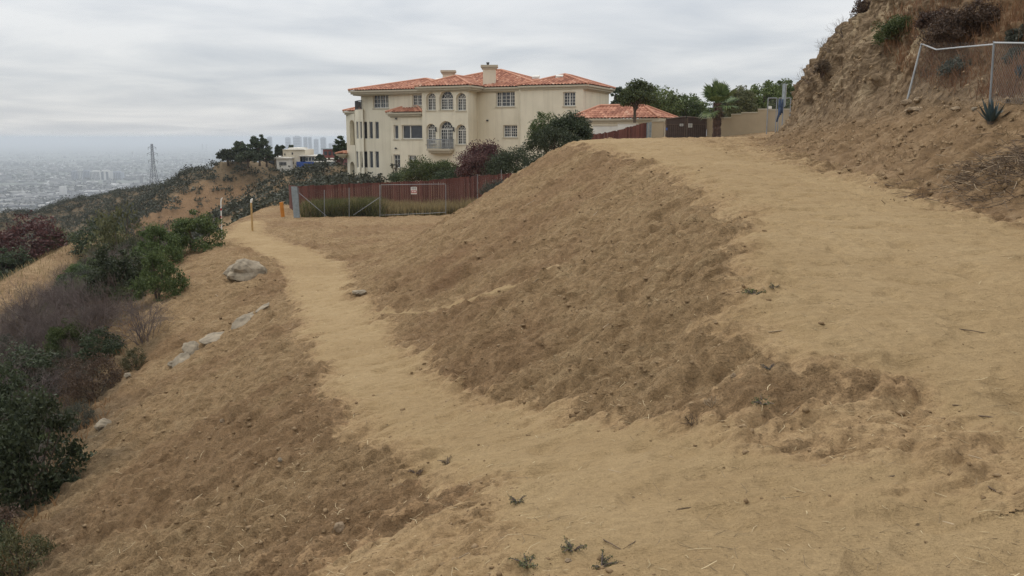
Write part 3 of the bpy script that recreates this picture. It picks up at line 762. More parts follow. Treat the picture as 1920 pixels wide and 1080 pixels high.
# ------------------------------------------------------------------ the mansion
def facade_pt(px, py, a, b):
    """pixel to a point of the upright plane through plan points a, b"""
    d = ray(px, py); ex, ey = b[0]-a[0], b[1]-a[1]
    # t*d.x = a.x + s*ex ; t*d.y = a.y + s*ey
    det = -d.x*ey + ex*d.y
    t = (-a[0]*ey + ex*a[1])/det
    L_ = math.hypot(ex, ey); p = (d.x*t, d.y*t); s = ((p[0]-a[0])*ex+(p[1]-a[1])*ey)/L_
    return s, EYE+d.z*t
def plan(px, Y):
    return ((px-960)/F_PX*Y/1.0174, Y)
class Wall:
    """collects wall faces (with holes and reveals) of one building"""
    def __init__(s): s.mb = MB(); s.wins = []
    def panel(s, a, b, z0, z1, holes=(), depth=.24, z1b=None):
        ex, ey = b[0]-a[0], b[1]-a[1]; L_ = math.hypot(ex, ey); ex /= L_; ey /= L_
        n = Vector((ey, -ex, 0))                          # outwards when a->b runs left to right seen from outside
        W3 = lambda q, off=0: Vector((a[0]+ex*q[0], a[1]+ey*q[0], q[1])) - n*off
        polys = [[(0, z0), (L_, z0), (L_, z1b or z1), (0, z1)]]
        for h in holes:
            kind = h['kind']
            s0, zt = facade_pt(h['x'][0], h['y'][0], a, b); s1, _ = facade_pt(h['x'][1], h['y'][0], a, b)
            _, zb_ = facade_pt(.5*(h['x'][0]+h['x'][1]), h['y'][1], a, b)
            if kind == 'arch':
                r = (s1-s0)/2; cz = zt-r
                pts = [(s0, zb_), (s1, zb_)] + [(s0+r+r*math.cos(t), cz+r*math.sin(t)) for t in np.linspace(0, math.pi, 15)]
            else: pts = [(s0, zb_), (s1, zb_), (s1, zt), (s0, zt)]
            polys.append(pts)
            dd = h.get('depth', depth)
            k = len(pts)
            s.mb.add([W3(p) for p in pts]+[W3(p, dd) for p in pts], [(i, (i+1) % k, k+(i+1) % k, k+i) for i in range(k)])
            s.wins.append(dict(h, pts=pts, W3=W3, depth=dd, s0=s0, s1=s1, zb=zb_, zt=zt))
        flat = [p for pl in polys for p in pl]
        tris = tessellate_polygon([[Vector((p[0], p[1], 0)) for p in pl] for pl in polys])
        s.mb.add([W3(p) for p in flat], tris)
    def windows(s, parent, frame_mat, name='window'):
        for h in s.wins:
            if h.get('open'): continue
            W3, dd = h['W3'], h['depth']; m = MB()
            pts = h['pts']; k = len(pts); cx = sum(p[0] for p in pts)/k; cz = (h['zb']+h['zt'])/2
            fw = h.get('fw', .09)
            def inset(p, f):
                if h['kind'] == 'arch':
                    r = (h['s1']-h['s0'])/2; c0, c1 = h['s0']+r, h['zt']-r
                    if p[1] >= c1-1e-6:
                        dx_, dz_ = p[0]-c0, p[1]-c1; q = max(.01, (r-f)/r); return (c0+dx_*q, c1+dz_*q)
                return (p[0]+(f if p[0] < cx else -f), p[1]+(f if p[1] < cz else (-f if h['kind'] != 'arch' else 0)))
            o0, o1 = dd-.10, dd+.02
            ins = [inset(p, fw) for p in pts]
            for i in range(k):
                j = (i+1) % k
                A, B_, C_, D_ = pts[i], pts[j], ins[j], ins[i]
                m.add([W3(q, o0) for q in (A, B_, C_, D_)]+[W3(q, o1) for q in (A, B_, C_, D_)], [(0,1,2,3),(3,2,6,7),(4,7,6,5)])
            def bar(x0, x1, z0, z1, off=0):
                m.add([W3((x0,z0), o0+.02+off), W3((x1,z0), o0+.02+off), W3((x1,z1), o0+.02+off), W3((x0,z1), o0+.02+off),
                       W3((x0,z0), o1), W3((x1,z0), o1), W3((x1,z1), o1), W3((x0,z1), o1)],
                      [(0,1,2,3),(0,4,5,1),(1,5,6,2),(2,6,7,3),(3,7,4,0)])
            x0, x1 = h['s0']+fw, h['s1']-fw; z0 = h['zb']+fw
            z1 = (h['zt']-(h['s1']-h['s0'])/2) if h['kind'] == 'arch' else h['zt']-fw
            if h['kind'] == 'arch':
                bar(x0, x1, z1-.06, z1+.06)
                r = (h['s1']-h['s0'])/2-fw; c0 = (x0+x1)/2; c1 = z1
                for t in h.get('rays', (45, 90, 135)):
                    t = math.radians(t); dx_, dz_ = math.cos(t), math.sin(t); wq = .022
                    q = [(c0+dx_*.1-dz_*wq, c1+dz_*.1+dx_*wq), (c0+dx_*.1+dz_*wq, c1+dz_*.1-dx_*wq), (c0+dx_*r+dz_*wq, c1+dz_*r-dx_*wq), (c0+dx_*r-dz_*wq, c1+dz_*r+dx_*wq)]
                    m.add([W3(p, o0+.03) for p in q], [(0,1,2,3)])
                rr_ = r*.55; ar = [(c0+rr_*math.cos(t), c1+rr_*math.sin(t)) for t in np.linspace(0, math.pi, 10)]
                ar2 = [(c0+(rr_+.045)*math.cos(t), c1+(rr_+.045)*math.sin(t)) for t in np.linspace(0, math.pi, 10)]
                for i in range(9): m.add([W3(p, o0+.032) for p in (ar[i], ar[i+1], ar2[i+1], ar2[i])], [(0,1,2,3)])
            ns_ = h.get('sash', [.5])
            edges = [0]+list(ns_)+[1]
            for f in ns_: xx = x0+(x1-x0)*f; bar(xx-.055, xx+.055, z0, z1)
            cols, rows = h.get('cols', 2), h.get('rows', 3)
            for e0, e1 in zip(edges[:-1], edges[1:]):
                for c_ in range(1, cols):
                    xx = x0+(x1-x0)*(e0+(e1-e0)*c_/cols); bar(xx-.02, xx+.02, z0, z1, .012)
            for r_ in range(1, rows):
                zz = z0+(z1-z0)*r_/rows; bar(x0, x1, zz-.02, zz+.02, .016)
            fo = m.build(h.get('name', name), frame_mat, parent)
            g = MB(); g.add([W3(p, dd-.02) for p in pts], [tuple(range(k))]); g.build('pane', M['glass'], fo)
            sl = MB()
            if h.get('sill', True):
                a_, b_ = W3((h['s0']-.08, h['zb']-.10), -.07), W3((h['s1']+.08, h['zb']-.10), -.07)
                nn = W3((0,0), 1)-W3((0,0), 0)
                sl.obox(a_, b_-a_, nn*.18, Vector((0, 0, .095))); sl.build('sill', M['cornice'], fo)
def hip_roof(name, poly, z_eave, slope, parent, tile=.34, course=.42, fascia=True, zcap=None):
    """hip roof over a convex plan (counter-clockwise), covered in barrel tiles; one mesh with tile coordinates"""
    n = len(poly); P = [Vector((p[0], p[1], 0)) for p in poly]
    edges = []
    for i in range(n):
        a, b = P[i], P[(i+1) % n]; d = (b-a).normalized(); nin = Vector((-d.y, d.x, 0)); edges.append((a, d, nin, (b-a).length))
    bm = bmesh.new(); uvl = bm.loops.layers.uv.new('tiles')
    for i, (a, d, nin, L_) in enumerate(edges):
        maxd = max(e_[2].dot(p-e_[0]) for p in P for e_ in [edges[i]])
        run = maxd/2+.6 if n == 4 else maxd
        run = maxd
        sb = bmesh.new(); ul = sb.loops.layers.uv.new('tiles')
        kn = max(4, int(L_/tile)*4); kv = max(2, int(run/course)+1)
        grid = {}
        for v in range(kv):
            for h_ in range(2):                          # lower lip and upper end of each course
                w0 = (v+(.0 if h_ == 0 else .999))*course
                for u in range(kn+1):
                    s_ = u/4*tile
                    zz = .075*abs(math.sin(math.pi*s_/tile)) + (.035 if h_ == 0 else 0)
                    p = a+d*s_+nin*w0; grid[(v, h_, u)] = sb.verts.new((p.x, p.y, z_eave+slope*w0+zz))
        for v in range(kv):
            for u in range(kn):
                f = sb.faces.new((grid[(v,0,u)], grid[(v,0,u+1)], grid[(v,1,u+1)], grid[(v,1,u)]))
                for lp, (uu, vv) in zip(f.loops, ((0,.02),(1,.02),(1,.98),(0,.98))): lp[ul].uv = (u//4+.5+(uu-.5)*.2+i*100, v+vv)
                if v+1 < kv:
                    f = sb.faces.new((grid[(v,1,u)], grid[(v,1,u+1)], grid[(v+1,0,u+1)], grid[(v+1,0,u)]))
                    for lp in f.loops: lp[ul].uv = (u//4+.5+i*100, v+.98)
        for j, (a2, d2, n2, _) in enumerate(edges):
            if j == i: continue
            # keep where distance to edge i <= distance to edge j
            nv = nin-n2; c0 = nin.dot(a)-n2.dot(a2)
            if nv.length < 1e-6: continue
            co = nv*(c0/nv.length_squared)
            bmesh.ops.bisect_plane(sb, geom=list(sb.verts)+list(sb.edges)+list(sb.faces), plane_co=co, plane_no=nv.normalized(), clear_outer=True)
        for co, no in ((a, -d), (a+d*L_, d)): pass
        tmp = bpy.data.meshes.new('t'); sb.to_mesh(tmp); sb.free(); bm.from_mesh(tmp); bpy.data.meshes.remove(tmp)
    me = bpy.data.meshes.new(name); bm.to_mesh(me); bm.free()
    ro = link_mesh(name, me, M['tile'], parent)
    # hip and ridge caps
    cap = MB()
    def ridge_pt(i, j, k):
        A_m = np.array([[edges[i][2].x-edges[j][2].x, edges[i][2].y-edges[j][2].y], [edges[i][2].x-edges[k][2].x, edges[i][2].y-edges[k][2].y]])
        bb = np.array([edges[i][2].dot(edges[i][0])-edges[j][2].dot(edges[j][0]), edges[i][2].dot(edges[i][0])-edges[k][2].dot(edges[k][0])])
        try: s_ = np.linalg.solve(A_m, bb)
        except np.linalg.LinAlgError: return None
        p = Vector((s_[0], s_[1], 0)); dd = edges[i][2].dot(p-edges[i][0])
        if dd < -1e-4 or any(e_[2].dot(p-e_[0]) < dd-1e-3 for e_ in edges): return None
        return Vector((p.x, p.y, z_eave+slope*dd+.09))
    rp = []
    for i in range(n):
        for j in range(i+1, n):
            for k in range(j+1, n):
                q = ridge_pt(i, j, k)
                if q: rp.append(((i, j, k), q))
    for i in range(n):
        h_ = (i-1) % n; c = Vector((P[i].x, P[i].y, z_eave+.07))
        for tr, q in rp:
            if i in tr and h_ in tr: cap.tube([c, q], .115, 6)
    for x in range(len(rp)):
        for y in range(x+1, len(rp)):
            if len(set(rp[x][0]) & set(rp[y][0])) == 2: cap.tube([rp[x][1], rp[y][1]], .125, 6)
    if cap.v: cap.build('ridge_cap', M['tile'], ro)
    if fascia:
        m = MB(); steps = [(.0, -.03, -.20), (.16, -.20, -.40), (.34, -.40, -.52)]
        for ins, z1, z0 in steps:
            q = []
            for i in range(n):
                e0, e1 = edges[i-1], edges[i]
                A_m = np.array([[e0[2].x, e0[2].y], [e1[2].x, e1[2].y]]); bb = np.array([e0[2].dot(e0[0])+ins+.02, e1[2].dot(e1[0])+ins+.02])
                s_ = np.linalg.solve(A_m, bb); q.append((s_[0], s_[1]))
            m.add([(x, y, z_eave+z0) for x, y in q]+[(x, y, z_eave+z1) for x, y in q],
                  [tuple(range(n))[::-1], tuple(range(n, 2*n))]+[(i, (i+1) % n, n+(i+1) % n, n+i) for i in range(n)])
        m.build('cornice', M['cornice'], parent)
    return ro
def box_chimney(parent, px0, px1, pyt, pyb, Y, pot=None):
    a, b = at(px0, pyb, Y), at(px1, pyt, Y); wd = b.x-a.x
    m = MB(); m.box(a.x, b.x, Y, Y+wd*.9, a.z-1.2, b.z)
    c = m.build('chimney', M['stucco'], parent)
    k = MB()
    k.box(a.x-.12, b.x+.12, Y-.12, Y+wd*.9+.12, b.z+.003, b.z+.16); k.box(a.x-.22, b.x+.22, Y-.22, Y+wd*.9+.22, b.z+.163, b.z+.38)
    k.build('chimney_cap', M['cornice'], c)
    if pot:
        q = at(pot[0], pyt, Y); q1 = at(pot[1], pyt, Y); t = MB(); r = (q1.x-q.x)/2
        zt = at(pot[0], pot[2], Y).z
        cx_, cy_ = (q.x+q1.x)/2, Y+wd*.45
        t.tube([(cx_, cy_, b.z+.38), (cx_, cy_, zt-.12)], r*.8, 10); t.tube([(cx_, cy_, zt-.10), (cx_, cy_, zt)], [r*1.15, r*1.0], 10)
        t.build('flue', M['iron'], c)

ZB = at(700, 340, 96).z - .9
ZE = EYE+4.62                                            # wall top under the eaves
v0, v1, v2, v3, v4, v5, v6, v7, v8, v9 = plan(678,97), plan(735,94.6), plan(792,93), plan(792,90.3), plan(878,88.0), plan(895,91.0), plan(973,88.9), plan(976,88.3), plan(1093,85.8), plan(1141,93.5)
house = empty('mansion', (v4[0], v4[1], ZB), 'large cream stucco three storey mansion with orange tiled hip roofs and arched windows', 'house')
house_inv = Matrix.Translation(-Vector(house.location))
W = Wall()
R = lambda x0, x1, y0, y1, **k: dict(kind='rect', x=(x0, x1), y=(y0, y1), **k)
Ar = lambda x0, x1, y0, y1, **k: dict(kind='arch', x=(x0, x1), y=(y0, y1), **k)
tall = dict(sash=[], cols=1, rows=1, fw=.05, sill=False, depth=.16)
W.panel(v0, v1, ZB, ZE, [R(699, 728, 177, 203, sash=[.42, .78], cols=2, rows=3)] +
        [R(x0, x1, 228, 260.5, **tall) for x0, x1 in ((681, 688), (691.5, 698.5), (702.5, 709.8))] +
        [R(x0, x1, 283.5, 315, **tall) for x0, x1 in ((681, 688.5), (692, 699), (702.8, 710))])
W.panel(v1, v2, ZB, ZE, [R(773, 790.5, 177.5, 198, sash=[.5], cols=2, rows=3)])
W.panel(v3, v4, ZB, ZE+.1, [Ar(799, 816.5, 174, 207, sash=[.5], cols=2, rows=4), Ar(823.5, 849.5, 170, 206, sash=[.5], cols=3, rows=4),
        Ar(855, 873.5, 174, 207.5, sash=[.5], cols=2, rows=4), Ar(799, 816.5, 232, 270, sash=[.5], cols=2, rows=5),
        Ar(823, 849, 227, 282, sash=[.5], cols=3, rows=6, sill=False), Ar(855, 873.5, 233.5, 271, sash=[.5], cols=2, rows=5)], depth=.42)
W.panel((v3[0]-.02, v3[1]+4), v3, ZB, ZE+.1)
W.panel(v4, v5, ZB, ZE+.05)
W.panel(v5, v6, ZB, ZE+.05, [R(929.5, 965, 172, 200, sash=[.25, .75], cols=2, rows=4), R(943.5, 969.5, 234.5, 257.5, sash=[.5], cols=3, rows=4)], depth=.3)
W.panel(v6, v7, ZB, ZE+.05)
W.panel(v7, v8, ZB, ZE+.1, [R(1056, 1079, 172.5, 199, sash=[.5], cols=2, rows=4)], depth=.3)
W.panel(v8, v9, ZB, ZE+.1)
W.panel(v9, (8.5, 107), ZB, ZE); W.panel((8.5, 107), (-13, 112), ZB, ZE); W.panel((-13, 112), v0, ZB, ZE)
# lower storeys: rounded bay on the left, box bay under the little tiled roof
ZL = at(678, 205, 97).z
c0, c1, c2 = plan(681, 96.55), plan(672.5, 97.5), plan(665.5, 99.3)
W.panel(c1, c0, ZB, ZL, [R(674, 679.5, 228, 260.5, **tall), R(674, 679.5, 283.5, 315, **tall)])
W.panel(c2, c1, ZB, ZL, [R(667.3, 671.5, 228, 260.5, **tall), R(667.3, 671.5, 283.5, 315, **tall)])
W.mb.add([(c0[0], c0[1], ZL), (c1[0], c1[1], ZL), (c2[0], c2[1], ZL), (c2[0]+.2, c2[1]+5, ZL), (v0[0]+1, v0[1]+4, ZL)], [(0,1,2,3,4)])
W.panel((c2[0]+.2, c2[1]+5), c2, ZB, ZL)
s0_, s1_ = plan(732, 93.75), plan(792, 91.95)
ZS = at(735, 217, 93.7).z
W.panel(s0_, s1_, ZB, ZS, [R(738, 746.5, 234.5, 261, sash=[], cols=1, rows=1), R(753, 791.4, 234.5, 260.5, sash=[.37], cols=1, rows=1, depth=.3),
        R(737.5, 750, 289.5, 315, sash=[], cols=2, rows=3), R(765.5, 780, 291, 321, sash=[.5], cols=2, rows=4), R(729.9+3, 732.2+3, 292, 312, sash=[], cols=1, rows=1, fw=.02, sill=False)])
W.panel((s0_[0]+.35, s0_[1]+2.5), s0_, ZB, ZS)
# loggia at the far left end
g0, g1 = plan(649, 102.0), plan(665, 100.5)
ZG = at(655, 213, 101).z
W.panel(g0, g1, ZB, ZG, [Ar(655, 664, 225, 272, open=True, depth=.5), Ar(656, 664.3, 303, 344, open=True, depth=.5)])
W.panel((g0[0]+1.0, g0[1]+5), g0, ZB, ZG); 
W.panel((g1[0]+1, g1[1]+5), (g0[0]+1, g0[1]+5), ZB, ZG)
mid = at(655, 272, 101).z
W.mb.add([(g0[0]+.3, g0[1]+.4, mid), (g1[0], g1[1]+.4, mid), (g1[0]+1, g1[1]+5, mid), (g0[0]+1, g0[1]+5, mid)], [(0,1,2,3)])
wall_o = W.mb.build('wall', M['stucco'], house)
W.windows(house, M['offwhite'])
# vents, lamp, small fittings on the wall
for px, py, a, b in ((743, 222.5, s0_, s1_), (742.5, 278, s0_, s1_), (677, 331.5, v0, v1), (703, 333, v0, v1), (914, 226, v5, v6)):
    s_, z_ = facade_pt(px, py, a, b); ex, ey = b[0]-a[0], b[1]-a[1]; l_ = math.hypot(ex, ey); ex /= l_; ey /= l_
    fit = MB(); fit.obox((a[0]+ex*s_-.09+ey*.1, a[1]+ey*s_-ex*.1, z_-.07), (ex*.2, ey*.2, 0), (-ey*.12, ex*.12, 0), (0, 0, .14)); fit.build('wall_vent', M['iron'], house)
# balcony on the bay
bx, bz = facade_pt(808.5, 262, v3, v4)
bx1, bz0 = facade_pt(852, 287, v3, v4)
ex, ey = (v4[0]-v3[0]), (v4[1]-v3[1]); l_ = math.hypot(ex, ey); ex /= l_; ey /= l_; nx_, ny_ = ey, -ex
def bp(s_, o_, z_): return Vector((v3[0]+ex*s_+nx_*o_, v3[1]+ey*s_+ny_*o_, z_))
bal = MB()
zf = bz0+.42
for k, (o_, za, zb_) in enumerate(((.95, zf-.18, zf), (.75, zf-.40, zf-.183), (.5, zf-.55, zf-.403))):
    bal.obox(bp(bx+.12*k, .003, za), bp(bx1-.12*k, .003, za)-bp(bx+.12*k, .003, za), Vector((nx_, ny_, 0))*o_, (0, 0, zb_-za))
bo = bal.build('balcony', M['cornice'], house)
rl = MB()
zr = zf+.92
rl.tube([bp(bx+.06, .05, zr), bp(bx+.06, .88, zr), bp(bx1-.06, .88, zr), bp(bx1-.06, .05, zr)], .045, 6)
rl.tube([bp(bx+.06, .05, zf+.1), bp(bx+.06, .88, zf+.1), bp(bx1-.06, .88, zf+.1), bp(bx1-.06, .05, zf+.1)], .03, 6)
for i in range(17):
    s_ = bx+.06+(bx1-bx-.12)*i/16; rl.tube([bp(s_, .88, zf), bp(s_, .88, zf+.35), bp(s_, .88, zf+.55), bp(s_, .88, zr)], [.022, .04, .04, .022], 6)
for i in range(5):
    for s_ in (bx+.06, bx1-.06): rl.tube([bp(s_, .1+.18*i, zf), bp(s_, .1+.18*i, zr)], .025, 6)
rl.build('railing', M['galv'], bo)
for px in (818.5, 852):
    lamp = MB(); s_, z_ = facade_pt(px, 243, v3, v4); lamp.tube([bp(s_, .02, z_-.2), bp(s_, .15, z_-.1), bp(s_, .15, z_+.25)], [.04, .09, .07], 6); lamp.build('wall_lamp', M['iron'], house)
# iron railing of the roof terrace over the rounded bay
tr = MB(); q = [Vector((c0[0]-.1, c0[1]+.1, ZL)), Vector((c1[0], c1[1]+.05, ZL)), Vector((c2[0]+.05, c2[1]+.1, ZL)), Vector((c2[0]+.2, c2[1]+4, ZL))]
for zq in (.08, .95): tr.tube([p+Vector((0, 0, zq)) for p in q], .03, 5)
for a_, b_ in zip(q[:-1], q[1:]):
    k_ = max(3, int((b_-a_).length/.14))
    for i in range(k_): p = a_.lerp(b_, i/k_); tr.tube([p, p+Vector((0, 0, .95))], .018, 4)
tr.build('terrace_railing', M['iron'], house)
# roofs
TH = math.radians(22)
U_, W_ = Vector((math.cos(TH), -math.sin(TH))), Vector((math.sin(TH), math.cos(TH)))
def loc2(p): return (Vector(p)-Vector(v5)).dot(U_), (Vector(p)-Vector(v5)).dot(W_)
def glob2(u, w_): q_ = Vector(v5)+U_*u+W_*w_; return (q_.x, q_.y)
l0, l2, l3, l4, l8, l9 = loc2(v0), loc2(v2), loc2(v3), loc2(v4), loc2(v8), loc2(v9)
O_ = .55
hip_roof('roof', [glob2(l0[0]-O_, min(l0[1], l2[1])-O_), glob2(l3[0]+2.5, min(l0[1], l2[1])-O_), glob2(l3[0]+2.5, 11), glob2(l0[0]-O_, 11)], ZE+.30, .225, house)
hip_roof('roof', [glob2(-8.3, -O_), glob2(7.3, -O_), glob2(7.3, 14.5), glob2(-8.3, 14.5)], ZE+.34, .285, house)
hip_roof('roof', [glob2(l3[0]-O_, l3[1]-O_), glob2(l4[0]+O_, l4[1]-O_), glob2(l4[0]+O_, 9), glob2(l3[0]-O_, 9)], ZE+.40, .34, house)
dR = Vector((v9[0]-v8[0], v9[1]-v8[1])).normalized(); nR = Vector((dR.y, -dR.x))
e8 = Vector(v8)+nR*O_-dR*.25; e9 = Vector(v9)+nR*O_+dR*.4
f7 = loc2(v7)
lw = min(f7[1], l8[1])-O_
p8 = e8
hip_roof('roof', [glob2(f7[0]-.2, loc2(e8)[1]), (e8.x, e8.y), (e9.x, e9.y), glob2(f7[0]-.2, loc2(e9)[1]+1.5)], ZE+.38, .31, house)
# little tiled roof over the box bay, and over the loggia
k0, k1 = Vector(s0_), Vector(s1_); dk = (k1-k0).normalized(); nk = Vector((-dk.y, dk.x))
hip_roof('canopy_roof', [tuple(k0-nk*.4-dk*.35), tuple(k1-nk*.4+dk*.2), tuple(k1+nk*2.6+dk*.2), tuple(k0+nk*2.6-dk*.35)], ZS+.32, .40, house)
hip_roof('canopy_roof', [(g0[0]-.3, g0[1]-.4), (g1[0]+1.0, g1[1]-.6), (g1[0]+1.6, g1[1]+5.2), (g0[0]+.6, g0[1]+5.4)], ZG+.28, .26, house)
y0 = at(640, 290, 101)
hip_roof('canopy_roof', [(y0.x-.55, y0.y-.6), (g0[0]+.0, g0[1]-.7), (g0[0]+.6, g0[1]+3), (y0.x, y0.y+3)], y0.z+.1, .32, house)
box_chimney(house, 905.5, 929.5, 129, 152, 91.2, (911.5, 917.5, 116))
box_chimney(house, 830, 850.5, 138.5, 150, 97)
for ob in list(house.children):
    ob.matrix_parent_inverse = house_inv
# low vents on the tiles
for px, py, Y in ((838, 154, 91.5), (1004, 145.5, 90.6), (1048, 144.5, 89.5), (822, 150.5, 93)):
    p = at(px, py, Y); vt = MB(); vt.obox(p+Vector((-.35, -.3, -.12)), (.7, -.1, 0), (.1, .5, .16), (0, 0, .2))
    vo_ = vt.build('roof_vent', M['offwhite'], house); vo_.matrix_parent_inverse = house_inv
#@@NEXT@@

# ------------------------------------------------------------------ garage, yard walls, gate
def ring_roof(name, label, cat, pts, z_eave, slope, zb, wall_mat='stucco', inset=.45):
    c = np.mean(pts, axis=0); h = empty(name, (c[0], c[1], zb), label, cat); inv = Matrix.Translation(-Vector(h.location))
    n = len(pts); m = MB(); q = []
    for p in pts:
        d = Vector((c[0]-p[0], c[1]-p[1])); d.normalize(); q.append((p[0]+d.x*inset*1.4, p[1]+d.y*inset*1.4))
    m.add([(x, y, zb) for x, y in q]+[(x, y, z_eave-.1) for x, y in q], [(i, (i+1) % n, n+(i+1) % n, n+i) for i in range(n)])
    m.build('wall', M[wall_mat], h); hip_roof('roof', pts, z_eave, slope, h)
    for o in h.children: o.matrix_parent_inverse = inv
    return h
def gp(px, py, Y): p = at(px, py, Y); return (p.x, p.y)
ga = [(5.1, 82.4), (12.95, 79.0), (15.45, 83.0), (7.0, 86.7)]
ring_roof('garage', 'low cream garage with orange tiled hip roof beside the mansion', 'garage', ga, at(1200, 221.5, 80).z, .48, EYE-1.2)
def wall_run(name, label, pts, mat='wall_tan', cap='cornice', th=.25, cat='wall'):
    """pts: (px, y top, y base, Y) corners of a garden wall, each run with its own level top"""
    P = [(at(a, b, Y), at(a, c, Y)) for a, b, c, Y in pts]
    o = P[0][1]; r = empty(name, o, label, cat)
    m, k = MB(), MB()
    for (t0, b0), (t1, b1) in zip(P[:-1], P[1:]):
        zt = t0.z; zb = min(b0.z, b1.z)-.7
        d = Vector((t1.x-t0.x, t1.y-t0.y, 0)); n = Vector((-d.y, d.x, 0)).normalized()*th
        m.obox(Vector((t0.x, t0.y, zb))-o, d, n, (0, 0, zt-zb))
        if cap:
            k.obox(Vector((t0.x, t0.y, zt+.003))-o-n*.15, d, n*1.3, (0, 0, .09))
    m.build('wall', M[mat], r)
    if cap: k.build('coping', M[cap], r)
    return r
wall_run('garden_wall', 'tan block wall stepping up the rise right of the dark gate', [(1326, 222, 266, 72), (1371, 215.5, 262, 71.4), (1390, 212.5, 259, 71), (1421, 206, 252, 70.4), (1437, 205.5, 250, 70)])
wall_run('garden_wall', 'tan wall stretch behind the tall pole, next to the cliff', [(1438, 207, 250, 70.3), (1460, 206, 248, 70), (1500, 201, 246, 69.5)])
wall_run('gate_pillar', 'tan plastered wall pillar on the left of the dark gate', [(1222.5, 228, 268, 72.3), (1244.5, 228, 268, 72.0)], th=.5, cat='pillar')
wall_run('yard_wall', 'low whitish yard wall below the garage eaves behind the red fence', [(1112, 236.5, 262, 76), (1158, 232.5, 262, 75.4), (1196, 232, 262, 75)], mat='offwhite')
def gate():
    Y = 71.8; a, b = at(1246, 264, Y), at(1325, 264, Y); o = Vector((a.x, Y, a.z-.25)); wd = b.x-a.x; h = at(1246, 224, Y).z-o.z
    r = empty('driveway_gate', o, 'dark brown solid metal double driveway gate with small notices', 'gate')
    hh = at(1285, 219.5, Y).z-o.z
    for k in range(2):
        m, f = MB(), MB(); x0 = .05+k*wd/2; x1 = x0+wd/2-.1
        tops = lambda x: h+(hh-h)*math.sin(math.pi*min(1, max(0, x/wd)))
        xs = np.linspace(x0, x1, 10)
        for u, v in zip(xs[:-1], xs[1:]):
            m.add([(u, 0, .05), (v, 0, .05), (v, 0, tops(v)), (u, 0, tops(u)), (u, .05, .05), (v, .05, .05), (v, .05, tops(v)), (u, .05, tops(u))], [(0,1,2,3),(7,6,5,4),(3,2,6,7)])
        f.box(x0, x0+.09, -.04, .08, .0, tops(x0)); f.box(x1-.09, x1, -.04, .08, .0, tops(x1))
        f.box(x0+.092, x1-.092, -.04, -.003, .06, .18); f.box(x0+.092, x1-.092, -.04, -.003, h-.42, h-.34)
        for i in range(1, 9): xx = x0+.09+(x1-x0-.18)*i/9; f.box(xx-.015, xx+.015, -.025, -.003, .183, h-.423)
        f.tube([(x, -.02, tops(x)) for x in xs], .05, 6)
        lf = m.build('gate_leaf', M['gate_metal'], r); f.build('gate_frame', M['gate_rail'], lf)
    def plate(px0, px1, py0, py1, mat, lines):
        p0, p1 = at(px0, py1, Y-.05)-o, at(px1, py0, Y-.05)-o
        m = MB(); m.box(p0.x, p1.x, -.075, -.05, p0.z, p1.z); pl = m.build('notice', M[mat], r)
        if lines:
            k = MB()
            for i in range(lines): z = p0.z+(p1.z-p0.z)*(i+.5)/lines; k.box(p0.x+.04, p1.x-.04, -.079, -.076, z-.022, z+.022)
            k.build('lettering', M['iron'], pl)
    plate(1274.5, 1281, 232, 236.5, 'offwhite', 2); plate(1290.5, 1298, 231.5, 239, 'offwhite', 3); plate(1248.5, 1251.5, 239.5, 244, 'blueplate', 0)
    return r
M['blueplate'] = simple('blue_plate', (.06, .12, .35), .5, var=.1)
gate()
# ------------------------------------------------------------------ board fences
def board_fence(name, label, pts, mat='redwood', bw=.145, cat='fence', follow=True, rails=True):
    """pts: (px, y top, y base, Y)"""
    P = [(at(a, b, Y), at(a, c, Y)) for a, b, c, Y in pts]; o = P[0][1].copy()
    r = empty(name, o, label, cat); rng = np.random.default_rng(len(label)); m, k = MB(), MB()
    for (t0, b0), (t1, b1) in zip(P[:-1], P[1:]):
        d = Vector((t1.x-t0.x, t1.y-t0.y, 0)); L_ = d.length; d.normalize(); nn = Vector((-d.y, d.x, 0)); n_ = int(L_/bw)
        for i in range(n_):
            f = (i+.5)/n_; zt = t0.z+(t1.z-t0.z)*f+rng.normal()*.02; zb = b0.z+(b1.z-b0.z)*f-.35
            p = Vector((t0.x, t0.y, 0))+d*(bw*i*L_/(n_*bw))+nn*rng.normal()*.006
            m.obox(Vector((p.x, p.y, zb))-o, d*(bw*.94), nn*.022, (0, 0, zt-zb))
        kk = max(1, int(L_/2.4))
        for i in range(kk+1):
            f = i/kk; p = Vector((t0.x, t0.y, 0))+d*L_*f+nn*.05; zt = t0.z+(t1.z-t0.z)*f; zb = b0.z+(b1.z-b0.z)*f-.5
            po = MB(); po.obox(Vector((p.x, p.y, zb))-o, d*.09, nn*.09, (0, 0, zt-zb-.05)); po.build('post', M[mat], r)
    m.build('board_panel', M[mat], r)
    return r
board_fence('board_fence', 'long dark red board fence below the mansion behind the dry grass', [(541, 347, 402, 58), (554, 349.5, 404, 54.2), (630, 346, 402, 54.0), (720, 342, 400, 54.0), (800, 338.5, 398, 53.8), (840, 335, 394, 53.4), (897, 330, 388, 53.0), (960, 325, 384, 52.5)])
board_fence('board_fence', 'short red board fence rising towards the gate pillar', [(1106, 252, 276, 68), (1130, 250, 274, 69), (1164, 243, 272, 70), (1196, 233.5, 270, 71), (1214, 229.5, 268, 71.5)], bw=.16)
board_fence('grey_board', 'weathered grey board standing at the end of the short red fence', [(1214, 230, 268, 71.4), (1222, 229, 268, 71.9)], mat='bluegrey', bw=.17)
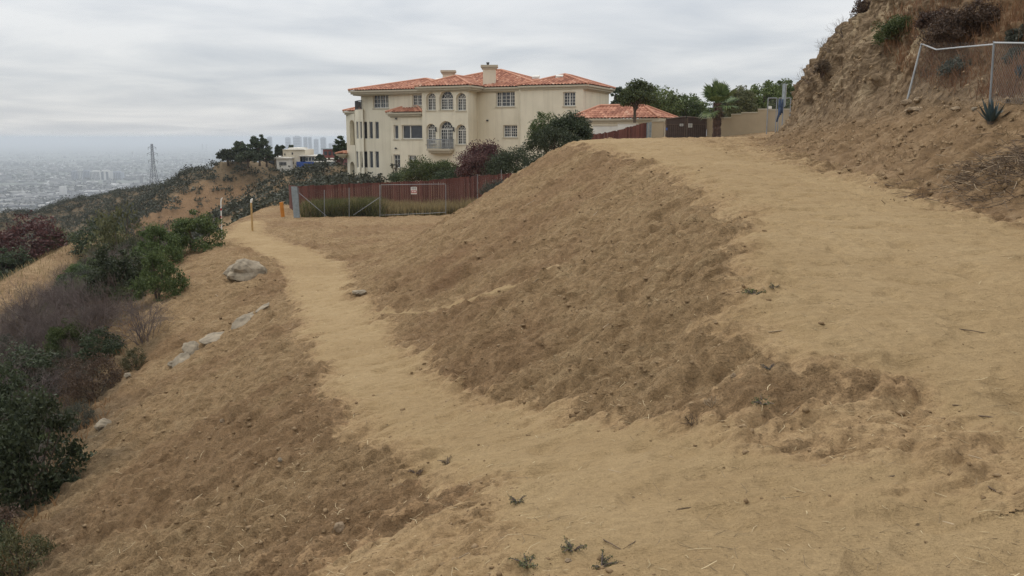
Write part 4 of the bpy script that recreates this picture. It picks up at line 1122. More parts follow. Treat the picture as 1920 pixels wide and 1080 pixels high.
def grey_post():
    a, b = at(551, 402, 49.5), at(560, 350, 49.5); m = MB()
    m.obox((a.x-(b.x-a.x)*.0, a.y, a.z-.5), (b.x-a.x, 0, 0), (0, .12, 0), (-.10, 0, b.z-a.z+.5))
    tag(m.build('wide_post', M['bluegrey']), 'wide grey-blue post at the left end of the chain-link fence', 'post')
grey_post()
# ------------------------------------------------------------------ chain-link fences
def wire_panel(parent, o, a0, a1, b0, b1, name='wire_mesh'):
    """a0,a1 bottom corners; b0,b1 top corners"""
    me = bpy.data.meshes.new(name); me.from_pydata([tuple(p-o) for p in (a0, a1, b1, b0)], [], [(0,1,2,3)])
    u = me.uv_layers.new(name='wire'); w_ = (a1-a0).length
    for i, q in enumerate(((0,0),(w_,0),(w_,(b1-a1).length),(0,(b0-a0).length))): u.data[i].uv = q
    return link_mesh(name, me, M['chain_thin' if (a0.y+o.y) > 40 else 'chain'], parent)
def chainlink():
    Y = 49.6; o = at(655, 405, Y); r = empty('chain_link_fence', o, 'galvanised chain-link fence with braced posts across the flat terrace', 'fence')
    posts = [(560, 352, 405), (608, 356, 405), (654.5, 352, 405), (712, 346, 405)]
    g = [(836, 346, 399), (895, 327, 386), (940, 318, 372)]
    prev = None
    for px, pt, pb in posts+g:
        t, b = at(px, pt, Y), at(px, pb, Y)
        m = MB(); m.tube([b-o-Vector((0,0,.3)), t-o], .018, 6); m.build('post', M['galv'], r)
        if prev and px != 836: wire_panel(r, o, prev[1], b, prev[0], t)
        prev = (t, b)
    for (x0, y0, x1, y1) in ((712, 370, 663, 403), (560, 361, 612, 405)):
        m = MB(); m.tube([at(x0, y0, Y)-o, at(x1, y1, Y)-o], .016, 6); m.build('brace', M['galv'], r)
    # the gate in the fence
    gl = MB(); q = [at(714, 346.5, Y-.06), at(835, 345, Y-.06), at(835, 398.5, Y-.06), at(714, 403.5, Y-.06)]
    gl.tube([p-o for p in q]+[q[0]-o], .013, 6, cap=False)
    gf = gl.build('gate_frame', M['galv'], r)
    w_ = wire_panel(gf, o, q[3], q[2], q[0], q[1])
    s = MB(); a, b = at(770.5, 364, Y-.12), at(781.5, 350.5, Y-.12); h = b.z-a.z
    sg = empty('warning_sign', (a.x, a.y, a.z), 'small red and white warning sign wired to the chain-link gate', 'sign')
    def pl(x0, x1, z0, z1, mat, nm, off, par):
        m = MB(); m.box(x0*(b.x-a.x), x1*(b.x-a.x), -off-.008, -off, z0*h, z1*h); return m.build(nm, M[mat], par)
    pl(0, 1, 0, 1, 'white', 'sign_plate', 0, sg)
    pl(.04, .96, .14, .52, 'redpaint', 'red_field', .0085, sg)
    k = MB()
    for z0, z1 in ((.82, .92), (.66, .76)):
        for x0, x1 in ((.12, .3), (.36, .62), (.68, .88)): k.box(x0*(b.x-a.x), x1*(b.x-a.x), -.011, -.0085, z0*h, z1*h)
    k.build('lettering', M['iron'], sg)
    k = MB()
    for x0, x1 in ((.14, .4), (.46, .86)): k.box(x0*(b.x-a.x), x1*(b.x-a.x), -.020, -.0175, .26*h, .40*h)
    k.build('lettering', M['white'], sg)
chainlink()
def hillfence():
    b0, _ = hit(1702, 184); b1, _ = hit(1856, 192); b2, _ = hit(1990, 200)
    if b0 is None: return
    if b2 is None: b2 = b1+(b1-b0)
    o = b0; r = empty('leaning_chain_link_fence', o, 'leaning galvanised chain-link fence on the hillside above the road', 'fence')
    t0, t1, t2 = at(1728, 82, b0.y), at(1864, 77, b1.y), at(2010, 82, b2.y)
    for a, b, rd in ((b0, t0, .025), (b1, t1, .02), (b2, t2, .022)):
        m = MB(); m.tube([a-(b-a)*.12-o, b-o], rd*1.0, 8); m.build('post', M['galv_light'] if a is b0 else M['galv'], r)
    mid = t0.lerp(t1, .25)+Vector((0, 0, -.14))
    mid2 = t0.lerp(t1, .6)+Vector((0, 0, -.10))
    for pts in ([t0, mid, mid2, t1-Vector((0,0,.06))], [t1-Vector((0,0,.03)), t2]):
        m = MB(); m.tube([p-o for p in pts], .016, 6); m.build('top_rail', M['galv_light'], r)
    wire_panel(r, o, b0, b1, t0, t1); wire_panel(r, o, b1, b2, t1, t2)
M['galv_light'] = simple('bright_galvanised_pipe', (.40, .41, .41), .45, .3, var=.1)
hillfence()
# ------------------------------------------------------------------ pole, pipe frame, markers
def pole():
    p = at(1465.5, 256, 62); b = down(p.x, p.y); zt = at(1466, 156, 62).z
    r = empty('tall_signpost', b, 'tall grey signpost with an edge-on panel and a dark blue jacket hung on it', 'signpost')
    h = zt-b.z
    m = MB(); m.tube([(0, 0, -.4), (0, 0, h)], .05, 8); m.build('pole', M['galv'], r)
    m = MB(); m.obox((-.05, -.35, h-1.6), (.07, .03, 0), (-.02, .5, 0), (0, 0, 1.55)); m.build('panel', M['bluegrey'], r)
    m = MB(); m.obox((.10, -.1, h-1.5), (.05, .02, 0), (-.01, .3, 0), (0, 0, 1.45)); m.build('panel', M['galv_light'], r)
    # jacket: a drooping slab of folds with one sleeve
    z1 = at(1460, 186, 62).z-b.z; z0 = at(1460, 219, 62).z-b.z; m = MB()
    for k, (x0, wd) in enumerate(((-.30, .14), (-.20, .14), (-.09, .13))):
        m.tube([(x0, -.1-.03*k, z1), (x0-.02, -.13, (z0+z1)/2), (x0+.01, -.12, z0+.12*k)], [.04, wd*.5, wd*.42], 7)
    m.tube([(-.27, -.16, z1-.55), (-.34, -.17, z0+.1), (-.44, -.16, z0-.35)], [.07, .075, .05], 6)
    jk = m.build('jacket', M['bluecloth'], None, True); jk.location = b; tag(jk, 'dark blue jacket hanging on the tall signpost', 'jacket')
    r['label'] = 'tall grey signpost with edge-on panels standing before the tan wall'
pole()
def pipeframe():
    Y = 66; a = at(1439, 212, Y); o = down(a.x, a.y)
    r = empty('pipe_frame_fence', o, 'tall pipe frame fence behind the signpost with a small white notice', 'fence')
    xs = (1439.5, 1456, 1460, 1482); zt = at(1450, 184, Y).z-o.z
    X_ = [at(x, 200, Y).x-o.x for x in xs]
    for x in X_:
        m = MB(); m.tube([(x, 0, -.4), (x, 0, zt)], .04, 6); m.build('post', M['galv'], r)
    for i, j in ((0, 1), (2, 3)):
        m = MB(); m.tube([(X_[i], 0, zt), (X_[j], 0, zt)], .035, 6); m.build('top_rail', M['galv'], r)
        wire_panel(r, Vector((0,0,0)), Vector((X_[i], .02, .2)), Vector((X_[j], .02, .2)), Vector((X_[i], .02, zt)), Vector((X_[j], .02, zt)))
    p = at(1440.5, 204, Y-.05)-o; q = at(1447, 199, Y-.05)-o; m = MB(); m.box(p.x, q.x, -.07, -.05, p.z, q.z); m.build('notice', M['white'], r)
pipeframe()
def marker(px, pt, pb, Y, w0, mat, label, capmat=None, lean=0, bands=False, name='marker_post'):
    b = at(px, pb, Y); b.z = gz(b.x, b.y) if Y < 60 else b.z; zt = at(px, pt, Y).z
    r = empty(name, b, label, 'post'); h = zt-b.z
    m = MB(); m.tube([(0, 0, -.3), (lean, 0, h)], w0, 8); m.build('post', M[mat], r)
    if capmat: m = MB(); m.tube([(lean, 0, h+.003), (lean+.03, 0, h+.13), (lean+.08, 0, h+.19)], [w0*1.1, w0*1.15, w0*.6], 8); m.build('cap', M[capmat], r)
    if bands:
        for i in range(4):
            z = h*(.18+.2*i); m = MB(); m.tube([(lean*(z/h), 0, z), (lean*((z+.1)/h), 0, z+.1)], w0*1.08, 8); m.build('red_band', M['redpaint'], r)
marker(415, 379, 440, 38, .027, 'white', 'thin white post with red bands and a white tip at the trail corner', 'white', .06, True)
marker(473, 380, 425, 42, .048, 'tanpost', 'tan wooden post with a white cap beside the trail', 'white', .0)
marker(531, 379, 404, 50, .11, 'orange', 'short leaning orange post near the end of the red fence', None, -.08, name='orange_bollard')
#@@NEXT@@

# ------------------------------------------------------------------ trees and shrubs
def tree(name, px, py_base, py_top, px_half, Y, mat, label, group=None, seed=1, leaves=9000, ln=.2, wd=.12, cl=110, trunk_h=.3, cl_r=None, tr=.16, lobes=7, shell=.45, base=None, cat='tree'):
    """a tree whose foot is at a pixel, Y metres ahead, with its own crown and trunk"""
    b = base or at(px, py_base, Y); zt = at(px, py_top, Y).z; h = zt-b.z; r_ = px_half/F_PX*Y
    rng = np.random.default_rng(seed)
    root = empty(name, b, label, cat, group)
    ch = h*(1-trunk_h)
    P, C = crown_points(rng, r_, r_*.9, ch*.62, cl, max(4, leaves//cl), cl_r or r_*.27, lobes, 0, shell)
    lo = rng.random((len(P), 1))
    P[:, 2] += h*trunk_h+ch*.36
    C = C+np.array([0, 0, h*trunk_h+ch*.36])
    P = P[P[:, 2] > h*trunk_h*.55]
    V, F = leaf_quads(P, ln, wd, rng)
    link_mesh('crown', mesh_np('crown', V, F), M[mat], root)
    m = MB(); lean = rng.normal(size=2)*.03*h
    m.tube([(0, 0, -.6), (lean[0]*.4, lean[1]*.4, h*trunk_h*.6), (lean[0], lean[1], h*(trunk_h+.25)), (lean[0]*1.3, lean[1]*1.3, h*.86)], [tr*1.25, tr, tr*.7, tr*.2], 7)
    for i in range(0, min(len(C), 14)):
        c = C[i]; z0 = h*(trunk_h*.7+.3*rng.random()); m.tube([(lean[0]*.8, lean[1]*.8, z0), (c[0]*.5, c[1]*.5, z0+(c[2]-z0)*.45), tuple(c)], [tr*.42, tr*.26, tr*.08], 5, cap=False)
    m.build('trunk', M['bark'], root, True)
    return root
GT = 'green trees beyond the yard walls'
tree('dark_conifer', 1158, 250, 164, 17, 108, 'leaf_dark', 'dark dense tree just right of the mansion corner', None, 2, 5000, .3, .16, 70, .1)
tree('broadleaf_tree', 1190, 240, 153, 33, 78, 'leaf_mid', 'leafy green tree standing in front of the garage roof', GT, 3, 9000, .17, .11, 120, .36, tr=.13)
tree('broadleaf_tree', 1228, 250, 163, 44, 92, 'leaf_bright', 'green tree rising directly behind the garage roof', GT, 4, 8000, .2, .13, 90, .2)
tree('broadleaf_tree', 1262, 252, 160, 15, 93, 'leaf_bright', 'slender tree with a thin open top sprig behind the garage', GT, 5, 2600, .18, .12, 34, .3, tr=.09)
tree('broadleaf_tree', 1286, 252, 176, 46, 97, 'leaf_mid', 'wide green tree behind the left part of the dark gate', GT, 6, 9000, .2, .13, 100, .1)
tree('broadleaf_tree', 1336, 256, 200, 30, 90, 'leaf_dark', 'low dark green tree behind the palm crown', GT, 7, 8000, .18, .12, 90, .1)
tree('olive_tree', 1388, 256, 153, 34, 82, 'leaf_olive', 'yellow-green olive tree just right of the palm', GT, 8, 9000, .16, .09, 120, .12, tr=.12)
tree('broadleaf_tree', 1432, 248, 151, 32, 90, 'leaf_bright', 'bushy green tree behind the stepped tan wall', GT, 9, 9000, .19, .12, 110, .15)
tree('broadleaf_tree', 1472, 246, 149, 30, 92, 'leaf_bright', 'brighter green tree behind the tall signpost', GT, 10, 8000, .19, .12, 100, .15)
tree('broadleaf_tree', 1515, 246, 154, 30, 96, 'leaf_dark', 'dark green tree half hidden by the cliff edge', GT, 11, 7000, .2, .12, 90, .15)
tree('broadleaf_tree', 1360, 252, 176, 24, 100, 'leaf_dark', 'dark tree in the gap between palm and olive tree', GT, 12, 5000, .2, .12, 70, .1)
for k, (px, pt, hw, Y_, mt, lb) in enumerate(((1248, 184, 40, 104, 'leaf_mid', 'low rounded tree mass between garage roof and dark gate'), (1308, 200, 30, 104, 'leaf_bright', 'low light green tree left of the palm trunk'),
        (1405, 172, 46, 104, 'leaf_bright', 'wide light green tree between the olive tree and the stepped wall'), (1458, 162, 44, 106, 'leaf_mid', 'broad tree furthest back behind the tall signpost'))):
    tree('broadleaf_tree', px, 258, pt, hw, Y_, mt, lb, GT, 250+k, 9000, .22, .14, 110, .06)
tree('dark_tree', 641, 318, 252, 14, 112, 'leaf_dark', 'dark narrow tree at the far left wall of the mansion', None, 13, 4000, .25, .15, 60, .1)
# the fan palm
def palm():
    Y = 69.5; b = at(1343, 264, Y); b.z -= .15; h = at(1343, 194, Y).z-b.z; rng = np.random.default_rng(4)
    r = empty('fan_palm', b, 'fan palm with a shaggy brown trunk beside the dark gate', 'palm tree')
    m = MB(); n = 9
    m.tube([(0, 0, -.4)]+[(.02*math.sin(i), .02*math.cos(i*2), h*i/n) for i in range(n+1)], [.30]+[.30-.06*i/n+.03*(i % 2) for i in range(n+1)], 10)
    for i in range(170):                                   # old leaf bases
        z = h*rng.random()**.9; a = rng.random()*6.283; rr_ = .25; p = Vector((rr_*math.cos(a), rr_*math.sin(a), z)); o_ = Vector((math.cos(a), math.sin(a), 0))
        t = Vector((-math.sin(a), math.cos(a), 0))
        l_ = .18+.16*rng.random()
        m.add([p-t*.07, p+t*.07, p+o_*.12+Vector((0,0,l_)) + t*.03, p+o_*.12+Vector((0,0,l_))-t*.03], [(0,1,2,3)])
    m.build('trunk', M['palm_trunk'], r)
    def frond(a, e, lp, lr, mat='palm_leaf', droop=.15):
        """a stalk and a round pleated fan at its end"""
        m = MB(); d = Vector((math.cos(a)*math.cos(e), math.sin(a)*math.cos(e), math.sin(e)))
        base = Vector((0, 0, h-.1)); tip = base+d*lp+Vector((0, 0, -droop*lp*.5))
        m.tube([base, base+d*lp*.5, tip], [.05, .04, .025], 5, cap=False)
        side = d.cross(Vector((0, 0, 1))).normalized(); upv = side.cross(d).normalized()
        nseg = 26
        for k in range(nseg):
            f = -1+2*(k+.5)/nseg; an = f*math.radians(118); dirv = (d*math.cos(an)+side*math.sin(an)+upv*(.28-.12*abs(f))).normalized()
            L_ = lr*(.8+.28*math.cos(an*.7))*(.9+.2*rng.random()); wv = dirv.cross(upv).normalized()*(L_*.060)
            midp = tip+dirv*L_*.6; end = tip+dirv*L_+Vector((0, 0, -droop*L_*(.5+.8*rng.random())))
            m.add([tip, midp-wv, end, midp+wv], [(0,1,2,3)])
        me = bpy.data.meshes.new('frond'); me.from_pydata([tuple(v) for v in m.v], [], m.f); link_mesh('frond', me, M[mat], r)
    for i in range(13):
        a = i*2.399+rng.random()*.3; e = math.radians(84-i*8.6+rng.normal()*5)
        frond(a, e, .85+.2*rng.random(), 1.0+.15*rng.random(), droop=.10+.25*(i/13))
    for i in range(4):
        frond(i*1.6, math.radians(-66-6*rng.random()), .45, .5, 'leaf_brown', .5)
palm()
# shrubs round the mansion and on the bank
def shrub_at(name, px, py_base, py_top, px_half, Y, mat, label, seed, leaves=6000, ln=.13, wd=.07, cl=80, base=None, cat='shrub', group=None, cl_r=None, shell=.5):
    return tree(name, px, py_base, py_top, px_half, Y, mat, label, group, seed, leaves, ln, wd, cl, .03, cl_r, .06, 6, shell, base, cat)
shrub_at('large_bush', 1022, 292, 203, 34, 50, 'leaf_mid', 'greener airy bush growing left of the big dark bush on the mound', 21, 8000, .09, .055, 120, shell=.35)
shrub_at('large_bush', 1068, 288, 198, 44, 47, 'leaf_dark', 'big dark green bush against the right part of the mansion', 22, 13000, .09, .055, 150)
shrub_at('large_bush', 1040, 300, 232, 50, 45, 'leaf_dark', 'low dark spread of brush at the foot of the big bush', 23, 9000, .09, .055, 110)
shrub_at('small_bush', 1098, 275, 218, 18, 49, 'leaf_grey', 'thin grey bush at the right edge of the big dark bush', 24, 2500, .08, .04, 50)
shrub_at('red_leaf_bush', 905, 345, 262, 52, 60, 'leaf_red', 'dark red-leaved bush in front of the mansion', 25, 9000, .12, .07, 130)
shrub_at('red_leaf_bush', 893, 350, 286, 34, 58, 'leaf_red', 'lower crimson bush on the left of the red-leaved bush', 26, 5000, .12, .07, 80)
shrub_at('garden_bush', 965, 345, 277, 60, 57, 'leaf_dark', 'wide dark green bush between the red bush and the mound', 27, 11000, .11, .065, 130)
shrub_at('garden_bush', 930, 350, 264, 30, 66, 'leaf_dark', 'dark bush showing behind the red-leaved bush', 28, 5000, .12, .07, 70)
shrub_at('garden_bush', 790, 350, 298, 44, 62, 'leaf_mid', 'spiky green bush below the balcony', 29, 8000, .13, .055, 100, shell=.4)
shrub_at('garden_bush', 838, 350, 302, 32, 63, 'leaf_mid', 'smaller green bush right of the spiky bush under the balcony', 30, 5000, .12, .055, 70)
shrub_at('garden_bush', 768, 348, 318, 40, 64, 'leaf_dark', 'low dark bush along the red fence at the mansion foot', 31, 5000, .12, .06, 70)
shrub_at('garden_bush', 860, 352, 318, 40, 60, 'leaf_dark', 'low dark bush behind the right part of the long red fence', 32, 5000, .12, .06, 70)
shrub_at('garden_bush', 742, 345, 292, 12, 66, 'leaf_grey', 'wispy young plant before the mansion wall', 33, 500, .12, .05, 18, shell=.2)
shrub_at('weedy_bush', 940, 372, 338, 40, 47, 'leaf_grey', 'dusty low brush where the fence meets the mound', 34, 5000, .08, .04, 70)
# green shrub and brown brush on the cliff
def cliff_bush(px, py, half, hpx, mat, label, seed, leaves, name='cliff_bush', twig=False):
    p, n = hit(px, py)
    if p is None: return
    k = p.y/F_PX
    rng = np.random.default_rng(seed); root = empty(name, p, label, 'bush')
    P, C = crown_points(rng, half*k, half*k*.8, hpx*k*.75, 70, leaves//70, half*k*.3, 6, -.05, .4)
    V, F = leaf_quads(P, .06, .03, rng, .3)
    link_mesh('foliage', mesh_np('foliage', V, F), M[mat], root)
    m = MB()
    for i in range(16):
        c = C[i]; m.tube([(0, .25, -.25), tuple(c*.5), tuple(c*1.06)], [.025, .015, .004], 4, cap=False)
    m.build('stem', M['twig'], root)
cliff_bush(1688, 68, 46, 58, 'leaf_mid', 'round green bush growing high on the cliff face', 41, 9000)
cliff_bush(1800, 66, 62, 70, 'leaf_brown', 'brown dead brush on the slope above the leaning fence', 42, 7000)
cliff_bush(1850, 40, 50, 50, 'leaf_brown', 'upper brown dead brush at the top of the hillside', 43, 6000)
cliff_bush(1755, 40, 34, 40, 'leaf_brown', 'small brown brush right of the round green cliff bush', 44, 3500)
cliff_bush(1625, 20, 30, 34, 'leaf_brown', 'brown scrub hanging at the top edge of the cliff', 45, 2600)
cliff_bush(1545, 130, 22, 30, 'leaf_brown', 'brown tuft on the left skyline of the cliff', 46, 1800)
cliff_bush(1912, 70, 26, 40, 'leaf_grey', 'grey bush at the right edge above the pale scar', 47, 2600)
cliff_bush(1800, 130, 34, 30, 'leaf_grey', 'grey-green bush behind the leaning fence wire', 48, 3000)
cliff_bush(1908, 110, 26, 34, 'leaf_grey', 'grey-green bush behind the right bay of the leaning fence', 49, 2400)
for k, (px, py, lb) in enumerate(((1568, 62, 'bare twiggy plant on the upper cliff skyline'), (1545, 92, 'bare twiggy plant leaning out below the top of the cliff'), (1506, 150, 'bare twiggy plant low on the cliff skyline'))):
    p, n = hit(px+14, py+4)
    if p is not None:
        rng = np.random.default_rng(60+k); m = MB()
        for i in range(7): twig_tree(rng, m, (0, 0, -.1), (-.7+.5*rng.normal(), .2*rng.normal(), .8), .28, .008, 3, .5, 3)
        me = bpy.data.meshes.new('twiggy_plant'); me.from_pydata(m.v, [], m.f); o = link_mesh('twiggy_plant', me, M['twig']); o.location = p; tag(o, lb, 'plant', 'bare plants on the cliff skyline')
# the blue agave below the fence
def agave(px, py, s, label, n=26, seed=1):
    p, nn_ = hit(px, py)
    if p is None: return
    rng = np.random.default_rng(seed); r = empty('agave', p, label, 'agave'); m = MB()
    for i in range(n):
        a = i*2.399; e = math.radians(86-i*1.9+rng.normal()*4); L_ = s*(.75+.4*rng.random()); d = Vector((math.cos(a)*math.cos(e), math.sin(a)*math.cos(e), math.sin(e)))
        sd = d.cross(Vector((0,0,1))).normalized(); upv = sd.cross(d); w_ = L_*.075
        a0, a1, a2 = d*.03, d*L_*.5+upv*L_*.03, d*L_*1.0+upv*L_*.10
        mb = MB()
        vs = [a0-sd*w_*.7, a0-upv*w_*.3, a0+sd*w_*.7, a1-sd*w_, a1-upv*w_*.35, a1+sd*w_, a2]
        m.add(vs, [(0,1,4,3),(1,2,5,4),(2,0,3,5),(3,4,6),(4,5,6),(5,3,6)])
    m.build('leaf_rosette', M['agave'], r)
    k = MB(); k.tube([(-.02, -.02, -.15), (-.02, -.02, .04)], [.05, .06], 8); k.build('stem', M['bark'], r)
agave(1858, 232, .44, 'blue-green agave in front of the middle post of the leaning fence', 30, 1)
agave(1912, 150, .3, 'small agave behind the wire of the right fence bay', 20, 2)
#@@NEXT@@

# ------------------------------------------------------------------ chaparral left of the trail
PR = {  # prototypes: two meshes each (leaves, stems) or one of bare twigs
    'dark': [shrub_proto(101+i, 1.05, 1.05, 1.7, M['leaf_dark'], 8000, .085, .045, 90, .25) for i in range(2)],
    'mid': [shrub_proto(111+i, 1.0, 1.0, 1.6, M['leaf_mid'], 8000, .08, .045, 90, .25) for i in range(2)],
    'olive': [shrub_proto(121, .95, .95, 1.2, M['leaf_olive'], 4500, .075, .035, 80, .24)],
    'grey': [shrub_proto(131, .9, .9, 1.1, M['leaf_grey'], 4200, .07, .03, 80, .24)],
    'brown': [shrub_proto(141, 1.0, 1.0, 1.4, M['leaf_brown'], 5000, .07, .03, 80, .26)],
    'red': [shrub_proto(151, 1.0, 1.0, 1.5, M['leaf_red'], 6500, .085, .045, 80, .25)],
    'bare': [bare_proto(161+i, 1.9, n=26) for i in range(3)],
}
rngs = np.random.default_rng(12)
PLACED = []
def shrub_px(kind, px, py, w_px, h_px, name, label, group=None, k=0, dz=0, Y=None):
    """a shrub whose foot is on the ground at a pixel, as wide and tall as it is in the photograph"""
    if Y: p = at(px, py, Y); p = Vector((p.x, p.y, gz(p.x, p.y)))
    else: p, n = hit(px, py)
    if p is None: return None
    sc = w_px/F_PX*p.y/2.0/(1.02 if kind != 'bare' else 1.1)
    pr = PR[kind][k % len(PR[kind])]
    hz = {'dark': 1.7, 'mid': 1.6, 'olive': 1.2, 'grey': 1.1, 'brown': 1.4, 'red': 1.5, 'bare': 2.0}[kind]
    s_z = h_px/F_PX*p.y/hz/.95
    if Y: s_z = max(.5, at(px, py-h_px, Y).z-p.z)/hz/.95
    r = put_shrub(pr, p+Vector((0, 0, -.05)), name, label, 'shrub' if kind != 'bare' else 'bare shrub', group, sc, rngs.random()*6.28, s_z)
    PLACED.append((p.x, p.y, sc*1.0)); return r
shrub_px('mid', 368, 468, 104, 84, 'evergreen_shrub', 'round dark green shrub next to the thin white trail post', k=0)
shrub_px('olive', 225, 452, 150, 72, 'olive_green_shrub', 'broad olive green shrub before the dark ridge', Y=44)
shrub_px('mid', 300, 500, 90, 90, 'evergreen_shrub', 'green shrub left of the round shrub by the trail post', k=1)
shrub_px('dark', 200, 500, 110, 80, 'evergreen_shrub', 'dark shrub below the broad olive green shrub', k=1)
shrub_px('bare', 285, 480, 80, 70, 'bare_shrub', 'grey leafless shrub between the two green shrubs by the trail')
shrub_px('red', 52, 492, 150, 84, 'red_shrub', 'dull red shrub on the left beyond the dry spur', Y=64)
shrub_px('dark', 10, 540, 110, 84, 'evergreen_shrub', 'dark shrub left of and under the dull red shrub', k=0, Y=60)
shrub_px('olive', 118, 470, 90, 46, 'olive_green_shrub', 'olive shrub just right of the dull red shrub', Y=66)
shrub_px('bare', 40, 622, 120, 70, 'bare_shrub', 'grey leafless shrub low on the dry spur at the left edge', k=0)
shrub_px('bare', 110, 590, 110, 70, 'bare_shrub', 'leafless shrub at the lower foot of the dry spur', k=1)
shrub_px('grey', 150, 560, 90, 60, 'grey_shrub', 'grey-green shrub on the lower right of the dry spur')
shrub_px('dark', 225, 560, 130, 110, 'evergreen_shrub', 'dark green shrub at the lower end of the dry spur', k=0)
shrub_px('mid', 300, 560, 90, 100, 'evergreen_shrub', 'leafy shrub at the thicket edge above the flat stones', k=1)
shrub_px('mid', 128, 668, 84, 84, 'bright_shrub', 'small bright green shrub among grey bare twigs', k=0)
shrub_px('bare', 60, 650, 130, 130, 'bare_shrub', 'big grey leafless shrub at the left edge', k=1)
shrub_px('bare', 180, 640, 130, 130, 'bare_shrub', 'big grey leafless shrub right of the small bright shrub', k=2)
shrub_px('brown', 180, 740, 120, 90, 'brown_shrub', 'brownish dead shrub above the big dark corner bush')
shrub_px('dark', 70, 930, 210, 240, 'corner_bush', 'big dark green bush low in the left corner', k=0)
shrub_px('dark', 20, 860, 170, 170, 'corner_bush', 'dark green bush behind the big corner bush', k=1)
shrub_px('olive', 40, 1072, 150, 110, 'olive_green_shrub', 'olive shrub at the very bottom of the left corner')
shrub_px('grey', 150, 800, 70, 60, 'grey_shrub', 'small grey-green shrub just uphill of the lone pale rock', k=0)
shrub_px('bare', 270, 640, 110, 110, 'bare_shrub', 'twiggy dark shrub reaching over the bare slope', k=0)
shrub_px('olive', 255, 690, 60, 46, 'olive_green_shrub', 'low olive shrub beside the thicket edge below the twiggy shrub')
LB = {'dark': ('evergreen_shrub', 'dark evergreen shrub within the thicket left of the bare slope', 'dark shrubs of the left thicket'),
      'mid': ('green_shrub', 'leafy green shrub within the thicket left of the bare slope', 'green shrubs of the left thicket'),
      'olive': ('olive_green_shrub', 'olive shrub within the thicket left of the bare slope', 'olive shrubs of the left thicket'),
      'grey': ('sage_shrub', 'grey sage shrub within the thicket left of the bare slope', 'sage shrubs of the left thicket'),
      'brown': ('brown_shrub', 'brown dry shrub within the thicket left of the bare slope', 'brown shrubs of the left thicket'),
      'bare': ('bare_shrub', 'leafless twiggy shrub within the thicket left of the bare slope', 'bare shrubs of the left thicket')}
xbrush = lambda y: float(np.interp(y, [0, 5, 7.7, 11, 15, 20, 25, 33, 40, 60], [-4.2, -4.4, -5.2, -6.5, -8.2, -9.6, -11.2, -13.6, -16.5, -21]))
n_br = 0
def pix(p):
    d = Vector(p)-Vector((0, 0, EYE)); f = d.y*CP-d.z*SP; return 960+F_PX*d.x/f, 540-F_PX*(d.y*SP+d.z*CP)/f
def hides_spur(x, y, z, s_, h):
    for ox in (-.8, 0, .8):
        a, b = pix((x+ox*s_, y, z+h))
        if a < 205 and b < float(np.interp(a, [-60, 0, 60, 120, 190, 205], [600, 556, 520, 482, 448, 436])) : return True
    return False
for i in range(9000):
    y = 4.5+42*rngs.random()**1.15; dxx = 17*rngs.random()**1.2
    x = xbrush(y)-.4-dxx
    az_ = math.degrees(math.atan2(x, y))
    if az_ < -35.5: continue
    s_ = .55+.55*rngs.random()
    if any((x-a)**2+(y-b)**2 < (.50*(s_+c))**2 for a, b, c in PLACED): continue
    if abs(float(spur_d(np.array([x]), np.array([y]))[0])) < 3.0 and y > 38: continue
    v = noise2(np.array([x*.17]), np.array([y*.17]), 5)[0]+.35*rngs.normal()
    # the middle of the thicket is mostly bare and brown, the rest leafy
    barez = math.exp(-((y-17)/7)**2)
    a_, b_ = pix((x, y, gz(x, y)+.8*s_))
    if a_ < 300 and 540 < b_ < 760: barez = 1.5
    if rngs.random() < .62*barez: kd = ['bare', 'brown', 'grey', 'olive'][int(np.searchsorted([.50, .74, .88], rngs.random()))]
    else: kd = 'dark' if v < .05 else ('mid' if v < .4 else ('olive' if v < .6 else ('grey' if v < .8 else 'bare')))
    if dxx < 1.2: s_ *= .62
    z = gz(x, y); ks = PR[kd]; nm, lb, gr = LB[kd]
    if y > 14 and hides_spur(x, y, z, s_, 1.9*s_): continue
    put_shrub(ks[rngs.integers(len(ks))], (x, y, z-.08), nm, lb, 'shrub' if kd != 'bare' else 'bare shrub', gr, s_, rngs.random()*6.28, s_*(.75+.5*rngs.random()))
    PLACED.append((x, y, s_)); n_br += 1
    if n_br >= 330: break
print('shrubs', n_br)

# ------------------------------------------------------------------ scrub over the hills beyond
def scrub_mass(name, label, pts, sizes, mat, seed, per=44, leaf=.27, kind='stuff'):
    rng = np.random.default_rng(seed); C, S_ = [], []
    P = np.array(pts); sz = np.array(sizes)
    n = len(P)
    d = rng.normal(size=(n, per, 3)); d[:, :, 2] = np.abs(d[:, :, 2]); d /= np.linalg.norm(d, axis=2)[:, :, None]
    d *= (.45+.6*rng.random((n, per, 1)))
    lob = 1+.35*np.sin(np.arctan2(d[:, :, 1], d[:, :, 0])*2+rng.random((n, 1))*6)
    Q = P[:, None]+d*sz[:, None, None]*np.array([1, 1, .85])*lob[:, :, None]
    ls = np.repeat(sz, per)*leaf
    V, F = leaf_quads(Q.reshape(-1, 3), ls*1.1, ls*.75, rng)
    o = link_mesh(name, mesh_np(name, V, F), M[mat]); return tag(o, label, None, None, kind)
rs = np.random.default_rng(77)
def scatter(n, x0, x1, y0, y1, smin, smax, cond):
    X_ = x0+(x1-x0)*rs.random(n); Y_ = y0+(y1-y0)*rs.random(n); k = cond(X_, Y_); X_, Y_ = X_[k], Y_[k]
    Z_ = ground_z(X_, Y_); s_ = smin+(smax-smin)*rs.random(len(X_))**2
    return np.stack([X_, Y_, Z_], -1), s_
sc_scar = lambda x, y: (np.hypot((x+60)/21, (y-183)/8.5) > .55+.5*rs.random(len(x))) | (rs.random(len(x)) < .22)
vis = lambda x, y: (np.degrees(np.arctan2(x, y)) > -34) & (np.degrees(np.arctan2(x, y)) < -6)
